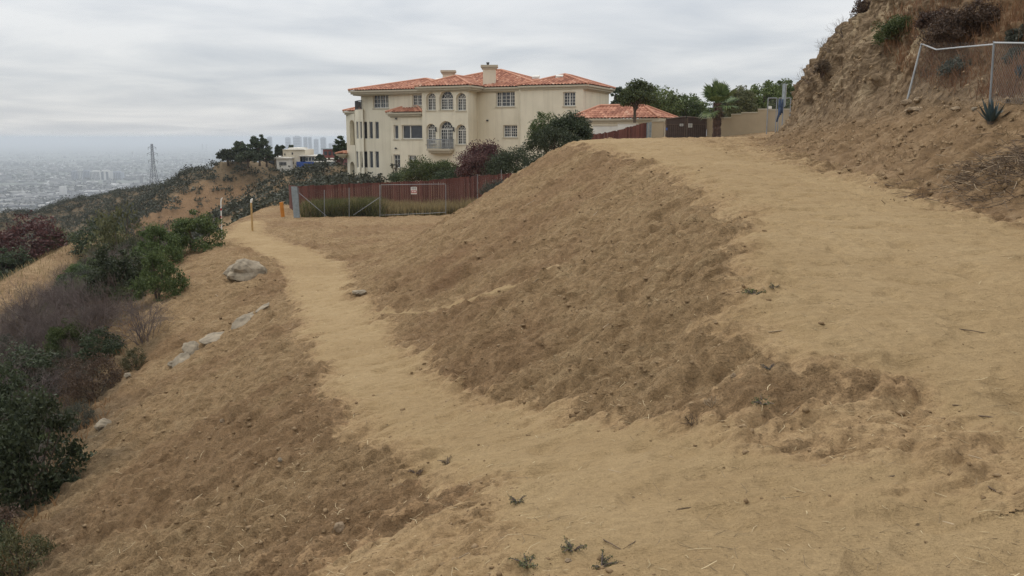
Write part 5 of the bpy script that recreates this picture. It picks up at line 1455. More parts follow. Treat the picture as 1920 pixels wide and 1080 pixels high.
p, s_ = scatter(14000, -175, -78, 150, 330, .6, 1.6, lambda x, y: vis(x, y) & sc_scar(x, y) & (fbm2(x*.05, y*.05, 3, 91) > -.75))
scrub_mass('dark_ridge_scrub', 'dark scrub covering the low ridge above the city', p, s_, 'leaf_far', 1)
p, s_ = scatter(7000, -92, -20, 140, 250, .35, 1.7, lambda x, y: vis(x, y) & sc_scar(x, y) & (fbm2(x*.06, y*.06, 3, 92) > -.2))
scrub_mass('hillside_scrub', 'scrub dotting the eroded hill below the white houses', p, s_, 'leaf_far', 2)
p, s_ = scatter(3000, -48, -14, 84, 140, .4, 1.25, lambda x, y: vis(x, y) & (fbm2(x*.08, y*.08, 3, 93) > -.2))
scrub_mass('gully_scrub', 'scrub on the spur between the trail and the mansion', p, s_, 'leaf_far', 3)
p, s_ = scatter(7000, -75, -22, 44, 95, .35, 1.25, lambda x, y: vis(x, y) & (spur_d(x, y) > 2.6))
scrub_mass('canyon_scrub', 'scrub in the hollow left of the trail end', p, s_, 'leaf_dark', 4)
p, s_ = scatter(900, -21, -12, 60, 112, .3, .9, lambda x, y: (x < -14.5-(y-60)*.09))
scrub_mass('bank_scrub', 'dark scrub on the bank left of the mansion', p, s_, 'leaf_far', 5)

# ------------------------------------------------------------------ houses and trees on the far hill
def hill(px, py, Y): p = at(px, py, Y); return Vector((p.x, p.y, float(ground_z(p.x, p.y)[0])))
def boxpx(px0, px1, pt, pb, Y, dep):
    a, b = at(px0, pb, Y), at(px1, pt, Y); return (a.x, b.x, Y, Y+dep, a.z, b.z)
def far_house(name, label, Y, boxes, dep=9):
    """boxes: (part, px0, px1, py top, py bottom, depth offset, material)"""
    b0 = boxpx(*boxes[0][1:5], Y, dep); o = Vector(((b0[0]+b0[1])/2, Y, b0[4])); r = empty(name, o, label, 'house')
    for part, x0, x1, t, b, off, mat in boxes:
        q = boxpx(x0, x1, t, b, Y+off, dep if part in ('wall', 'roof', 'terrace') else .12)
        m = MB(); m.box(q[0]-o.x, q[1]-o.x, q[2]-o.y, q[3]-o.y, q[4]-o.z-(3 if part == 'wall' else 0), q[5]-o.z); m.build(part, M[mat], r)
    return r
M['white_stucco'] = simple('white_stucco', (.70, .66, .58), .8, var=.06)
M['cream_far'] = simple('warm_cream_stucco', (.62, .55, .43), .8, var=.06)
Yh = 201
far_house('white_hill_house', 'white blocky house with stacked storeys on the far hill', Yh,
  [('wall', 519, 543, 297, 318, 0, 'white_stucco'), ('wall', 531, 572, 281, 306, 3, 'cream_far'), ('wall', 541, 560, 277, 290, 5, 'white_stucco'),
   ('roof', 517, 545, 295.5, 297.3, -.4, 'white_stucco'), ('terrace', 504, 540, 294, 296, 2, 'white_stucco'), ('roof', 530, 571, 279.8, 281, 2.6, 'white_stucco')] +
  [('window', 524+i*2.7, 525.8+i*2.7, 304, 310, -.13, 'glass') for i in range(5)] + [('window', 547, 549, 286, 290, 2.87, 'glass'), ('window', 548, 550.5, 303, 308, 2.87, 'glass'), ('window', 533, 535, 288, 291, 2.87, 'glass')])
far_house('terraced_house', 'low white house with a blue covered terrace on the far hill', 204,
  [('wall', 563, 590, 293, 303, 0, 'white_stucco'), ('roof', 561, 593, 291.5, 293, -.6, 'white_stucco'), ('wall', 556, 590, 303.2, 312, -.5, 'bluetarp')] +
  [('window', 567+i*6, 571+i*6, 295, 301.5, -.13, 'glass') for i in range(4)])
far_house('red_house', 'dull red house with a white deck at the mansion side of the hill', 208,
  [('wall', 606, 640, 280, 297, 0, 'brick_red'), ('roof', 602, 642, 278.5, 280, -.6, 'bluegrey'), ('terrace', 608, 640, 296.5, 298.5, -2, 'white_stucco')] +
  [('window', 608+i*8, 613+i*8, 284, 291, -.13, 'glass') for i in range(3)])
far_house('open_frame_house', 'grey house on stilts half hidden left of the white hill house', 205,
  [('wall', 491, 517, 299, 312, 0, 'cornice'), ('roof', 488, 520, 297, 299, -.6, 'white_stucco'), ('window', 493, 501, 301, 308, -.13, 'glass'), ('window', 504, 514, 301, 308, -.13, 'glass')])
far_house('stair_house', 'small pale roofed building below the red house', 200,
  [('wall', 590, 616, 304, 313, 0, 'bluegrey'), ('roof', 588, 618, 302.5, 304, -.5, 'white_stucco'), ('window', 594, 600, 306, 310, -.13, 'glass'), ('window', 604, 610, 306, 310, -.13, 'glass')])
FT = 'rounded trees on the far hill'
for k, (px, pb, pt, hw, Y, lb) in enumerate(((487, 306, 255, 18, 196, 'tallest rounded tree on the far hill crest'), (452, 305, 258, 16, 197, 'rounded tree left of the tallest hill crest tree'),
        (428, 306, 279, 17, 196, 'low spreading tree at the left end of the hill crest trees'), (500, 308, 280, 14, 192, 'dark shrubby tree right of the tallest hill crest tree'), (465, 310, 284, 22, 190, 'dark low tree below the hill crest trees'),
        (521, 302, 269, 5, 203, 'narrow tree left of the white hill house roof'), (530.5, 300, 268, 6, 206, 'narrow tree behind the white hill house'), (547, 300, 269, 6, 215, 'small round tree over the white hill house'),
        (601, 306, 290, 9, 202, 'small tree between blue terrace and red house'))):
    tree('hill_tree', px, pb, pt, hw, Y, 'leaf_dark', lb, FT, 200+k, 3600, .42, .27, 60, .12 if hw > 12 else .06, tr=.22, lobes=6, shell=.5)

# ------------------------------------------------------------------ the city
ZP = EYE-205.0
def plain_pt(px, py): d = ray(px, py); t = (ZP-EYE)/d.z; return Vector((d.x*t, d.y*t, ZP))
def pylon():
    Y = 640; t = at(288.5, 270, Y); b = at(290, 352, Y); h = t.z-b.z; r = empty('power_pylon', b, 'tall steel lattice power pylon behind the dark ridge', 'pylon')
    w0, w1, w2 = 2.7, .95, .5; rd = .12; m = MB()
    wid = lambda f: np.interp(f, [0, .55, 1], [w0, w1, w2])
    lv = [0, .14, .27, .39, .5, .6, .7, .8, .9, 1.0]
    for sx in (-1, 1):
        for sy in (-1, 1): m.tube([(sx*wid(f), sy*wid(f), f*h) for f in lv], rd, 4)
    for f0, f1 in zip(lv[:-1], lv[1:]):
        a, c = wid(f0), wid(f1)
        for s in (-1, 1):
            m.tube([(-a, s*a, f0*h), (c, s*c, f1*h)], rd*.6, 3); m.tube([(a, s*a, f0*h), (-c, s*c, f1*h)], rd*.6, 3)
            m.tube([(s*a, -a, f0*h), (s*c, c, f1*h)], rd*.6, 3); m.tube([(-c, s*c, f1*h), (c, s*c, f1*h)], rd*.6, 3)
    m.build('lattice_tower', M['iron'], r)
    for f, l_ in ((.60, 3.2), (.76, 3.8), (.90, 2.8)):
        k = MB()
        for s in (-1, 1):
            k.tube([(s*wid(f), 0, f*h), (s*l_, 0, f*h+.7)], rd*.7, 4); k.tube([(s*wid(f+.06), 0, (f+.06)*h), (s*l_, 0, f*h+.7)], rd*.6, 4)
            k.tube([(s*l_, 0, f*h+.7), (s*l_, 0, f*h-1.2)], rd*.8, 4)
        k.build('crossarm', M['iron'], r)
pylon()
def tower(px0, px1, pt, Y, label, bands=14, seed=0, mat='tower', name='office_tower', group=None, slit=False):
    a, b = at(px0, pt, Y), at(px1, pt, Y); wd = b.x-a.x; h = a.z-ZP; o = Vector(((a.x+b.x)/2, Y, ZP)); r = empty(name, o, label, 'tower', group)
    m = MB(); m.box(-wd/2, wd/2, 0, wd*.8, 0, h); m.box(-wd*.3, wd*.3, wd*.2, wd*.6, h+.01, h+wd*.1); m.build('wall', M[mat], r)
    g = MB()
    if slit:
        for i in range(bands): x = -wd/2+wd*(i+.25)/bands; g.box(x, x+wd*.5/bands, -.6, -.02, h*.05, h*.96)
    else:
        for i in range(bands): z = h*(.04+.94*i/bands); g.box(-wd*.46, wd*.46, -.6, -.02, z, z+h*.5/bands)
    g.build('window_band', M['towerglass'], r)
for k, (x0, x1, pt, lb, sl) in enumerate(((500.5, 508.5, 257, 'leftmost hazy skyscraper beside the hill crest trees', 1), (534.5, 543.5, 258, 'pale slim skyscraper behind the white hill house', 0), (549, 563, 256.5, 'broad dark skyscraper, left of the striped pair', 0),
        (568.5, 575.5, 257, 'left one of the striped twin skyscrapers', 1), (577.5, 583.5, 257.3, 'right one of the striped twin skyscrapers', 1), (588, 596, 261, 'shorter skyscraper right of the striped twins', 0),
        (600.5, 610, 258, 'rightmost tall skyscraper in the haze', 1), (616, 622, 269, 'small hazy block right of the tall skyscrapers', 0), (623, 634, 268, 'low wide hazy block next to the red house', 0))):
    tower(x0, x1, pt, 6800+150*(k % 3), lb, 16 if not sl else 6, k, slit=bool(sl), name='skyscraper', group='skyscrapers of the far business district')
for px0, px1, pt, pb, lb, mt in ((246, 249.5, 284, 296, 'lone white tower standing in the hazy city', 'pale_concrete'), (203, 206.5, 289, 297, 'small white tower left of the lone white tower', 'pale_concrete'), (70, 73, 292, 299, 'little white tower far left in the city', 'pale_concrete'),
        (378, 380.5, 270, 282, 'left pale tower near the far hill in the haze', 'tower'), (386, 388.5, 271, 282, 'right pale tower near the far hill in the haze', 'pale_concrete')):
    q = plain_pt((px0+px1)/2, pb); tower(px0, px1, pt, q.y, lb, 8, 1, mt)
def complex_block(x0, x1, pt, pb, label, mat, bands, dz=0):
    q = plain_pt((x0+x1)/2, pb); tower(x0, x1, pt, q.y, label, bands, 2, mat, 'office_block', 'long pale office complex on the plain', True)
complex_block(133, 144, 321, 337, 'left grey end block of the long office complex', 'tower', 4)
complex_block(145, 153, 319, 337, 'white left block of the long office complex', 'pale_concrete', 3)
complex_block(154, 167, 320.5, 337, 'dark striped block of the long office complex', 'tower', 5)
complex_block(168, 186, 321.5, 337, 'striped middle block of the long office complex', 'pale_concrete', 7)
complex_block(187, 205, 321, 338, 'plain cream block of the long office complex', 'pale_concrete', 2)
complex_block(206, 226, 323, 337, 'right striped block of the long office complex', 'tower', 6)
def city():
    rng = np.random.default_rng(5); V, F = [], []
    V2, Q2 = [], []
    n = 24000
    az_ = np.radians(-35+30*rng.random(n)); inv = rng.random(n); d = 1/((1-inv)/1900+inv/15000)
    x, y = d*np.sin(az_), d*np.cos(az_)
    dens = fbm2(x*.0011, y*.0011, 3, 3); keep = dens > -.25+.3*rng.random(n)-.3; x, y, d = x[keep], y[keep], d[keep]; n = len(x)
    big = (rng.random(n) < .10)
    w_ = np.where(big, 18+34*rng.random(n), 8+13*rng.random(n)); l_ = np.where(big, 18+30*rng.random(n), 8+12*rng.random(n)); h = np.where(big, 5+6*rng.random(n), 3.5+3.5*rng.random(n))
    hi = rng.random(n) < .004; h = np.where(hi, 18+25*rng.random(n), h); w_ = np.where(hi, 22+12*rng.random(n), w_)
    a = .25+.02*rng.normal(size=n)+(rng.random(n) < .5)*math.pi/2
    c, s = np.cos(a), np.sin(a); vs = np.zeros((n, 8, 3))
    for k, (sx, sy, sz) in enumerate(((-1,-1,0),(1,-1,0),(1,1,0),(-1,1,0),(-1,-1,1),(1,-1,1),(1,1,1),(-1,1,1))):
        lx, ly = sx*w_/2, sy*l_/2; vs[:, k, 0] = x+lx*c-ly*s; vs[:, k, 1] = y+lx*s+ly*c; vs[:, k, 2] = ZP+sz*h
    fs = np.array([(4,5,6,7),(0,1,5,4),(1,2,6,5),(2,3,7,6),(3,0,4,7)])
    tag(link_mesh('city_buildings', mesh_np('city_buildings', vs.reshape(-1, 3), (np.arange(n)[:, None, None]*8+fs[None]).reshape(-1, 4)), M['city']), 'hazy city of countless low buildings spread over the plain', None, None, 'stuff')
    n = 15000; az_ = np.radians(-35+30*rng.random(n)); inv = rng.random(n); d = 1/((1-inv)/1700+inv/9000); x, y = d*np.sin(az_), d*np.cos(az_)
    keep = fbm2(x*.0016, y*.0016, 3, 8) > -.3+.4*rng.random(n)-.2; x, y = x[keep], y[keep]
    P = np.stack([x, y, np.full(len(x), ZP+2.5)], -1)
    scrub_mass('city_trees', 'dark trees between the buildings of the plain', P, 5+6*rng.random(len(x)), 'leaf_far', 9, 9, 1.0)
city()
#@@NEXT@@

# ------------------------------------------------------------------ dry grass
def grass_mass(name, label, P, h, mat, seed, wd=.012, lean=.35, per=1):
    rng = np.random.default_rng(seed); n = len(P)
    a = rng.random(n)*6.283; l_ = lean*rng.random(n); hh = h*(.55+.6*rng.random(n))
    d = np.stack([np.cos(a)*l_, np.sin(a)*l_, np.ones(n)], -1)*hh[:, None]
    b = rng.random(n)*6.283; s_ = np.stack([np.cos(b), np.sin(b), np.zeros(n)], -1)*wd
    V = np.empty((n, 4, 3)); V[:, 0] = P-s_; V[:, 1] = P+s_; V[:, 2] = P+d*.6+s_*.7+np.array([0, 0, .02]); V[:, 3] = P+d
    F = np.arange(4*n).reshape(n, 4)
    o = link_mesh(name, mesh_np(name, V.reshape(-1, 3), F), M[mat]); return tag(o, label, None, None, 'stuff')
rng = np.random.default_rng(31)
def strip(n, x0, x1, Y0, Y1, edge=None):
    px = x0+(x1-x0)*rng.random(n); Y_ = Y0+(Y1-Y0)*rng.random(n); X_ = (px-960)/F_PX*Y_/1.005
    return np.stack([X_, Y_, ground_z(X_, Y_)], -1)
P = strip(24000, 565, 900, 50.0, 53.2); v = noise2(P[:, 0]*.5, P[:, 1]*.5, 4)
keep = rng.random(len(P)) < .55+.5*v+.25*(P[:, 0] < -7.3); P = P[keep]
hh = .75+.30*noise2(P[:, 0]*.7, P[:, 1]*.7, 6)
grass_mass('tall_grass', 'tall dry grass between the chain-link fence and the red fence', P, hh*1.0, 'grass_dry', 1, .016)
P = strip(16000, 562, 720, 49.9, 52.6)
P = P[rng.random(len(P)) < np.exp(-((P[:, 0]+9.3)/2.0)**2)]
grass_mass('green_grass_clump', 'greenish tall grass clump behind the left part of the chain-link fence', P, .95, 'grass_green', 2, .018, .6)
P = strip(3500, 700, 900, 50.1, 51.6)
grass_mass('low_weeds', 'low grey-green weeds along the foot of the chain-link fence', P, .38, 'grass_green', 3, .02, .8)
# dry reddish grass on the slope behind the leaning fence, and short stubble on the talus
hv_ = hv.reshape(ns, ndd, 3)
def on_hill(n, y0, y1, da, db, seed):
    g = np.random.default_rng(seed); rows = np.where((ty > y0) & (ty < y1))[0]; cols = np.where((D > da) & (D < db))[0]
    i = rows[g.integers(len(rows), size=n)]; j = cols[g.integers(len(cols), size=n)]
    return hv_[i, j]+g.normal(size=(n, 3))*np.array([.06, .06, .0]), D[j], g
P, dd_, g = on_hill(26000, 11, 26, 2.9, 6.5, 3)
keep = (noise2(P[:, 1]*.6, P[:, 2]*.8, 15)+.25*g.normal(size=len(P))) > -.12
grass_mass('rusty_grass', 'rusty dry grass on the slope behind the leaning fence', P[keep], .36, 'grass_rust', 5, .008, .7)
P, dd_, g = on_hill(6000, 9, 30, .4, 3.0, 4)
keep = (noise2(P[:, 1]*.8, P[:, 0]*.8, 25)+.3*g.normal(size=len(P))) > .25
grass_mass('dry_stubble', 'short dry stubble on the earth bank right of the road', P[keep], .09, 'grass_dry', 6, .005, 1.2)
# dry grass at the thicket edge and over the spur
yy = 5+32*rng.random(5200); xx = np.array([xbrush(y) for y in yy])+.5-2.2*rng.random(5200)
P = np.stack([xx, yy, ground_z(xx, yy)], -1)
grass_mass('thicket_edge_grass', 'dry grass along the edge of the left thicket', P[noise2(xx*.5, yy*.5, 8) > -.05], .20, 'grass_rust', 7, .007, .9)

yy = 40+38*rng.random(9000); xx = -20-26*rng.random(9000); k_ = spur_d(xx, yy) < 4.5; xx, yy = xx[k_], yy[k_]
grass_mass('spur_grass', 'dry grass over the spur on the left', np.stack([xx, yy, ground_z(xx, yy)], -1), .38, 'grass_dry', 8, .02, .8)

# ------------------------------------------------------------------ stones, clods, sticks
def rock_mesh(seed, sx, sy, sz, sub=2, rough=.25):
    bm = bmesh.new(); bmesh.ops.create_icosphere(bm, subdivisions=sub, radius=1)
    co = np.array([v.co for v in bm.verts]); n = fbm3(co[:, 0]*1.2+seed*7.1, co[:, 1]*1.2, co[:, 2]*1.2, 3, seed)
    n2 = np.round(n*4)/4
    for v, a, b in zip(bm.verts, n, n2): v.co = v.co*(1+rough*(.5*a+.9*b)); v.co.x *= sx; v.co.y *= sy; v.co.z *= sz
    me = bpy.data.meshes.new('stone'); bm.to_mesh(me); bm.free(); return me
def rock_px(px, py, w, h, label, seed, mat='stone', name='stone', group=None, deep=1.0, flat=False):
    p, n = hit(px, py)
    if p is None: return
    k = p.y/F_PX; me = rock_mesh(seed, w*k/2, w*k/2*deep, h*k/2*1.15, 3)
    o = link_mesh(name, me, M[mat]); o.location = p+Vector((0, 0, h*k*(.02 if flat else .06))); o.rotation_euler = (0, 0, seed*.7)
    if flat:
        o.rotation_euler = n.to_track_quat('Z', 'Y').to_euler()
    return tag(o, label, 'stone', group)
rock_px(462, 515, 92, 46, 'big pale boulder beside the trail below the terrace', 3, 'stone', 'boulder', None, .8)
rock_px(195, 800, 32, 22, 'lone pale rock near the edge of the left thicket', 4)
rock_px(340, 678, 34, 13, 'lowest pale flat stone of the stone row on the left slope', 5, name='flat_stone', flat=True, deep=1.25)
rock_px(360, 656, 34, 12, 'broken flat stone second from the bottom of the stone row', 6, name='flat_stone', flat=True, deep=1.25)
rock_px(405, 634, 50, 9, 'widest flat stone in the row on the left slope', 7, name='flat_stone', flat=True, deep=1.25)
rock_px(451, 608, 36, 7, 'flat stone above the widest one of the row', 8, name='flat_stone', flat=True, deep=1.25)
rock_px(470, 595, 40, 5, 'thin flat stone near the top of the stone row', 9, name='flat_stone', flat=True, deep=1.25)
rock_px(493, 577, 24, 5, 'topmost small flat stone of the stone row beside the path', 10, name='flat_stone', flat=True, deep=1.25)
rock_px(322, 683, 16, 10, 'small stone at the lower end of the stone row', 11)
rock_px(636, 990, 22, 18, 'rounded tan stone on the slope left of the lower path', 12, 'rock_dirt')
rock_px(417, 790, 9, 9, 'small pinkish stone on the left slope', 13, 'rock_dirt')
rock_px(525, 863, 9, 8, 'little stone lying in the middle of the left slope', 14)
rock_px(674, 549, 26, 9, 'flat stone on the right edge of the lower path', 15)
rock_px(240, 704, 14, 8, 'small stone at the thicket edge', 16)
rock_px(1716, 206, 36, 9, 'flat rock slab at the foot of the leaning fence post', 17, 'rock_dirt', 'rock')
rock_px(1702, 193, 26, 10, 'brown rock heaped at the leaning fence post', 18, 'rock_dirt', 'rock')
rock_px(1724, 188, 20, 9, 'upper brown rock right of the leaning fence post', 19, 'rock_dirt', 'rock')
rock_px(1792, 205, 20, 8, 'small rock below the leaning fence wire', 20, 'rock_dirt', 'rock')
rock_px(1828, 206, 12, 8, 'small pale rock left of the agave', 21, 'stone', 'rock')
rock_px(1376, 706, 11, 11, 'small dark clod at the lip of the upper bank', 22, 'rock_dirt', 'clod')
rock_px(1066, 1052, 14, 9, 'small stone among the weeds at the bottom edge', 23, 'rock_dirt')
def stick(pts, r, label, mat='drybark', group='sticks lying on the trodden earth', name='stick'):
    r *= .55
    P = []
    for px, py in pts:
        p, n = hit(px, py)
        if p is None: return
        P.append(p+n*r*.8)
    m = MB(); o = P[0].copy(); mid = []
    for a, b in zip(P[:-1], P[1:]): mid += [a, a.lerp(b, .5)+Vector((.0, .0, r*.6))]
    mid.append(P[-1]); k = len(mid)
    m.tube([p-o for p in mid], [r*(1-.5*i/(k-1)) for i in range(k)], 5); ob = m.build(name, M[mat], None, True); ob.location = o
    return tag(ob, label, 'stick', group)
for pts, r, mat, lb in (
  (((1117,626),(1142,606)), .012, 'drybark', 'pale stick on the middle of the embankment'), (((1104,414),(1120,396)), .022, 'drybark', 'pale stick high on the embankment'),
  (((978,390),(1004,374)), .02, 'drybark', 'pale stick near the skyline of the embankment'), (((1767,977),(1802,988)), .010, 'drybark', 'short pale stick near the lower right corner'),
  (((1758,687),(1806,684)), .008, 'darkstick', 'thin dark stick on the road right of the fork'), (((1768,759),(1812,760)), .008, 'darkstick', 'dark twig on the road above the fork end'),
  (((1798,616),(1850,624)), .009, 'darkstick', 'dark twig far right on the road'), (((1816,726),(1834,748)), .007, 'darkstick', 'bent twig on the right side of the road'),
  (((1834,779),(1866,782),(1880,776)), .008, 'darkstick', 'knotty twig on the road at the right'), (((1664,893),(1710,889)), .010, 'darkstick', 'dark stick in the hollow below the fork'),
  (((1597,951),(1618,951)), .008, 'darkstick', 'short dark stick below the hollow'), (((1678,1056),(1708,1053)), .008, 'drybark', 'pale twig at the bottom right'),
  (((1852,911),(1878,928),(1894,922)), .008, 'darkstick', 'forked twig near the right edge'), (((1816,853),(1858,866)), .007, 'drybark', 'thin pale stalk right of the fork'),
  (((1440,622),(1490,617)), .010, 'drybark', 'stick lying at the lip of the bank'), (((1476,782),(1500,760)), .006, 'drybark', 'pale stalk in the untrodden fork'),
  (((1268,955),(1300,950)), .007, 'darkstick', 'small twig below the lower path bend'), (((1140,880),(1166,886)), .006, 'drybark', 'straw stalk on the lower path bend'),
  (((1255,855),(1264,858)), .008, 'drybark', 'short pale chip on the lower path bend'), (((860,1046),(888,1032)), .009, 'drybark', 'pale stick among weeds at the bottom edge'),
  (((336,984),(352,976),(366,972)), .010, 'drybark', 'pale forked stick on the left slope'), (((404,552),(416,562)), .02, 'drybark', 'pale broken stick on the upper left slope'),
  (((1000,530),(1012,520)), .014, 'drybark', 'small pale stick in the middle of the embankment'), (((1130,1010),(1166,1030),(1195,1012)), .006, 'darkstick', 'curved thin stem near the bottom weeds'),
  (((1630,340),(1690,352)), .02, 'darkstick', 'dark branch lying at the toe of the right bank'), (((1756,232),(1766,220)), .02, 'drybark', 'pale stick on the bank below the leaning fence'),
  (((1880,1010),(1919,1026)), .007, 'darkstick', 'thin twig at the right edge low down'), (((1540,872),(1600,866)), .006, 'drybark', 'pale straw stalk in the hollow below the fork')):
    stick(pts, r, lb, mat)

def litter_points(n, seed, wfun, ymax=30):
    g = np.random.default_rng(seed); az_ = np.radians(-34+67*g.random(n)); r = 2.4*(ymax/2.4)**(g.random(n)**.85)
    x, y = r*np.sin(az_), r*np.cos(az_); z, rg = H(x, y); w_, rd_, sc_, p_, q_ = soil(x, y, z)
    keep = g.random(n) < wfun(x, y, w_); x, y, r, z, w_ = x[keep], y[keep], r[keep], z[keep], w_[keep]
    ok = x < sti(7, y)-.15
    x, y, r, z, w_ = x[ok], y[ok], r[ok], z[ok], w_[ok]
    z = z+relief(x, y, w_, 0*x, r)+EYE
    return np.stack([x, y, z], -1), r, w_, g
# straw slivers and twig bits: uncountable litter
def straw(name, label, n, seed, mat, ln, wd, wfun):
    P, r, w_, g = litter_points(n, seed, wfun); k = len(P); a = g.random(k)*6.283; L_ = ln*(.4+1.2*g.random(k)**2)*(.75+r*.04); tilt = g.normal(size=k)*.22
    d = np.stack([np.cos(a), np.sin(a), tilt], -1)*L_[:, None]*.5; s_ = np.stack([-np.sin(a), np.cos(a), 0*a], -1)*(wd*(.75+r*.05))[:, None]
    bend = np.stack([-np.sin(a), np.cos(a), 0*a], -1)*(L_*.14*g.normal(size=k))[:, None]
    up = np.array([0, 0, .004])
    V = np.empty((k, 8, 3)); V[:, 0] = P-d-s_+up; V[:, 1] = P-d+s_+up; V[:, 2] = P+bend+s_+up*1.6; V[:, 3] = P+bend-s_+up*1.6; V[:, 4] = P+d+s_*.5+up; V[:, 5] = P+d-s_*.5+up
    V[:, 6] = P+bend+up*1.2; V[:, 7] = P-d+up*.6
    base = np.arange(k)[:, None]*8
    F = np.concatenate([base+np.array([[0, 3, 2, 1]]), base+np.array([[3, 5, 4, 2]]), base+np.array([[7, 6, 3, 0]])])
    tag(link_mesh(name, mesh_np(name, V.reshape(-1, 3), F), M[mat]), label, None, None, 'stuff')
clus = lambda x, y, s_: np.clip(.42+.8*fbm2(x*.8, y*.8, 3, s_), .08, 1)
M['straw_bit'] = leaf_mat('straw_bit', (.30, .21, .115), (.56, .43, .26), .1, 0)
straw('straw_litter', 'pale straw bits strewn over the earth', 9000, 1, 'straw_bit', .085, .0019, lambda x, y, w_: (.18+.8*(1-w_))*clus(x, y, 41))
M['twig_bit'] = leaf_mat('twig_bit', (.085, .055, .032), (.20, .138, .080), .1, 0)
straw('twig_litter', 'dark twig bits strewn over the earth', 3600, 2, 'twig_bit', .11, .0012, lambda x, y, w_: (.5*w_+.35)*clus(x, y, 42))
def pebbles(name, label, n, seed, mat, s0, s1, wfun):
    P, r, w_, g = litter_points(n, seed, wfun); k = len(P)
    ico = np.array([(0,0,1),(.894,0,.447),(.276,.851,.447),(-.724,.526,.447),(-.724,-.526,.447),(.276,-.851,.447),(.724,.526,-.447),(-.276,.851,-.447),(-.894,0,-.447),(-.276,-.851,-.447),(.724,-.526,-.447),(0,0,-1)])
    tri = np.array([(0,1,2),(0,2,3),(0,3,4),(0,4,5),(0,5,1),(1,6,2),(2,7,3),(3,8,4),(4,9,5),(5,10,1),(2,6,7),(3,7,8),(4,8,9),(5,9,10),(1,10,6),(6,11,7),(7,11,8),(8,11,9),(9,11,10),(10,11,6)])
    s_ = (s0+(s1-s0)*g.random(k)**5)*(.8+r*.045)
    sc3 = s_[:, None]*np.stack([.8+.6*g.random(k), .8+.6*g.random(k), .5+.4*g.random(k)], -1)
    V = ico[None]*(.5+.9*g.random((k, 12, 1)))*sc3[:, None]; a = g.random(k)*6.28; c, s = np.cos(a)[:, None], np.sin(a)[:, None]
    V = np.stack([V[:, :, 0]*c-V[:, :, 1]*s, V[:, :, 0]*s+V[:, :, 1]*c, V[:, :, 2]], -1)+P[:, None]+np.array([0, 0, 1])*(s_*.15)[:, None, None]
    tag(link_mesh(name, mesh_np(name, V.reshape(-1, 3), (np.arange(k)[:, None, None]*12+tri[None]).reshape(-1, 3)), M[mat]), label, None, None, 'stuff')
def crumb_mat(name, stops):
    m, t, b = new_mat(name); g = nd('ShaderNodeNewGeometry', t); n = nz(t, g.outputs['Position'], 40, 3)
    t.links.new(ramp(t, mth(t, 'MULTIPLY_ADD', g.outputs['Random Per Island'], .7, mth(t, 'MULTIPLY', n, .3)), stops), b.inputs['Base Color']); b.inputs['Roughness'].default_value = .95; b.inputs['Specular IOR Level'].default_value = .1
    return m
M['crumb'] = crumb_mat('earth_crumb', [(.1, (.15, .098, .052)), (.5, (.225, .152, .084)), (.85, (.29, .205, .12)), (.98, (.38, .29, .18))])
pebbles('clod_litter', 'small crumbs and clods of earth scattered on the slopes', 46000, 3, 'crumb', .0035, .022, lambda x, y, w_: (1-w_)**1.5*clus(x, y, 43))
pebbles('pebble_gravel', 'tiny pebbles scattered on the trodden earth', 5000, 4, 'crumb', .002, .008, lambda x, y, w_: .6*w_*clus(x, y, 44))

P, dd_, g = on_hill(9000, 8, 36, .05, 4.0, 14)
k = len(P); ico = np.array([(0,0,1),(.9,0,-.3),(-.45,.78,-.3),(-.45,-.78,-.3)]); s_ = (.008+.075*g.random(k)**6)
Vt = ico[None]*(.5+.9*g.random((k, 4, 1)))*s_[:, None, None]*np.array([1.2, 1, .8]); a = g.random(k)*6.28; c_, sn_ = np.cos(a)[:, None], np.sin(a)[:, None]
Vt = np.stack([Vt[:, :, 0]*c_-Vt[:, :, 1]*sn_, Vt[:, :, 0]*sn_+Vt[:, :, 1]*c_, Vt[:, :, 2]], -1)+P[:, None]
tri = np.array([(0,1,2),(0,2,3),(0,3,1),(3,2,1)])
tag(link_mesh('rubble', mesh_np('rubble', Vt.reshape(-1, 3), (np.arange(k)[:, None, None]*4+tri[None]).reshape(-1, 3)), M['crumb']), 'broken rubble fallen down the bank right of the road', None, None, 'stuff')

# weeds and dead tufts in the foreground
M['weed_leaf'] = leaf_mat('weed_leaf', (.055, .065, .03), (.17, .175, .085), .1)
M['weed_dry'] = leaf_mat('dry_weed_leaf', (.10, .07, .04), (.24, .17, .10), .1)
def weed(px, py, s, label, mat='leaf_mid', kind='leafy', seed=1):
    p, n = hit(px, py)
    if p is None: return
    rng = np.random.default_rng(seed); m = MB()
    s *= .68
    r = empty('weed' if kind == 'leafy' else 'dry_tuft', p, label, 'weed' if kind == 'leafy' else 'dry tuft')
    if kind == 'leafy':
        C = []
        for i in range(9):
            a = rng.random()*6.28; l_ = s*(.5+.6*rng.random()); d = Vector((math.cos(a), math.sin(a), .25+.5*rng.random()))
            pts = [Vector((0, 0, -.01)), d*l_*.5, d*l_+Vector((0, 0, -.15*l_))]; m.tube(pts, [.004, .003, .0015], 4, cap=False)
            for f in np.linspace(.3, 1, 9): q = pts[0].lerp(pts[2], f)+Vector((0, 0, .1*l_*math.sin(f*3))); C += [tuple(q+Vector(rng.normal(size=3))*s*.09) for _ in range(3)]
        V, F = leaf_quads(np.array(C), s*.15, s*.07, rng); link_mesh('leaves', mesh_np('leaves', V, F), M[mat], r)
        m.build('stem', M['twig'], r)
    else:
        for i in range(16): twig_tree(rng, m, (0, 0, -.01), (rng.normal()*1.0, rng.normal()*1.0, .5), s*.42, .0035, 2, .7, 3)
        m.build('twigs', M['drybark' if kind == 'straw' else 'darkstick'], r)
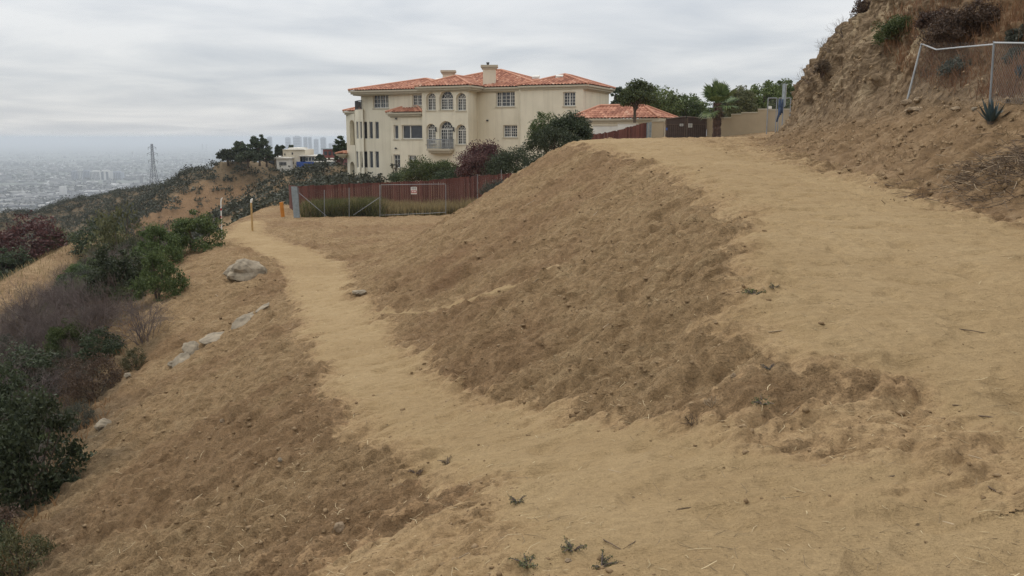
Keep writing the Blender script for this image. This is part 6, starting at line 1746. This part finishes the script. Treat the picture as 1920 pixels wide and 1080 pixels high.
for a in ((1415, 552, .16, 'green weed at the upper lip of the bank', 'leaf_bright', 'leafy', 1), (1452, 540, .10, 'thin weed right of the green lip weed', 'leaf_olive', 'leafy', 2),
          (1430, 756, .11, 'small green weed in the untrodden fork', 'leaf_mid', 'leafy', 3), (1442, 690, .09, 'grey tuft above the small green fork weed', 'leaf_grey', 'leafy', 4),
          (838, 868, .10, 'brownish weed on the edge of the lower path', 'weed_dry', 'leafy', 5), (780, 886, .12, 'brown weed just left of the lower path edge', 'weed_dry', 'leafy', 6),
          (970, 940, .09, 'little green weed at the path edge above the bottom weeds', 'weed_leaf', 'leafy', 7), (1074, 1030, .10, 'green sprawling weed near the bottom edge', 'weed_leaf', 'leafy', 8),
          (990, 1062, .12, 'olive weed at the very bottom edge', 'weed_leaf', 'leafy', 9), (1128, 1062, .10, 'spiky weed with dry stalks at the bottom edge', 'weed_leaf', 'leafy', 10),
          (1300, 795, .14, 'dry tuft at the foot of the embankment', '', 'dead', 11), (1336, 762, .13, 'pale straw tuft low on the embankment', '', 'straw', 12)):
    weed(*a)
# heap of dead cuttings at the right edge
def brush_pile():
    c, n = hit(1900, 325)
    if c is None: return
    rng = np.random.default_rng(8); m, k = MB(), MB()
    for i in range(900):
        u = rng.normal()*.62; v = rng.normal()*.75; o = Vector((c.x+u+.15, c.y+v, 0)); q = cast(Vector((o.x, o.y, 30)), Vector((0, 0, -1)))
        if not q: continue
        hgt_ = .26*math.exp(-(u*u+v*v)/.7)*rng.random(); a = rng.random()*6.28; l_ = .12+.42*rng.random(); d = Vector((math.cos(a), math.sin(a), rng.normal()*.28))
        p = q[0]+Vector((0, 0, hgt_)); (m if rng.random() < .86 else k).tube([p-d*l_*.5, p+Vector(rng.normal(size=3))*.03, p+d*l_*.5], [.005, .0045, .002], 4, cap=False)
    r = empty('brush_pile', c, 'heap of dead dark cuttings at the right edge above the road', 'brush pile'); inv = Matrix.Translation(-c)
    for mb, mt, nm in ((m, 'darkstick', 'dark_cuttings'), (k, 'drybark', 'pale_cuttings')):
        o = mb.build(nm, M[mt], r); o.matrix_parent_inverse = inv; o['kind'] = 'stuff'
brush_pile()
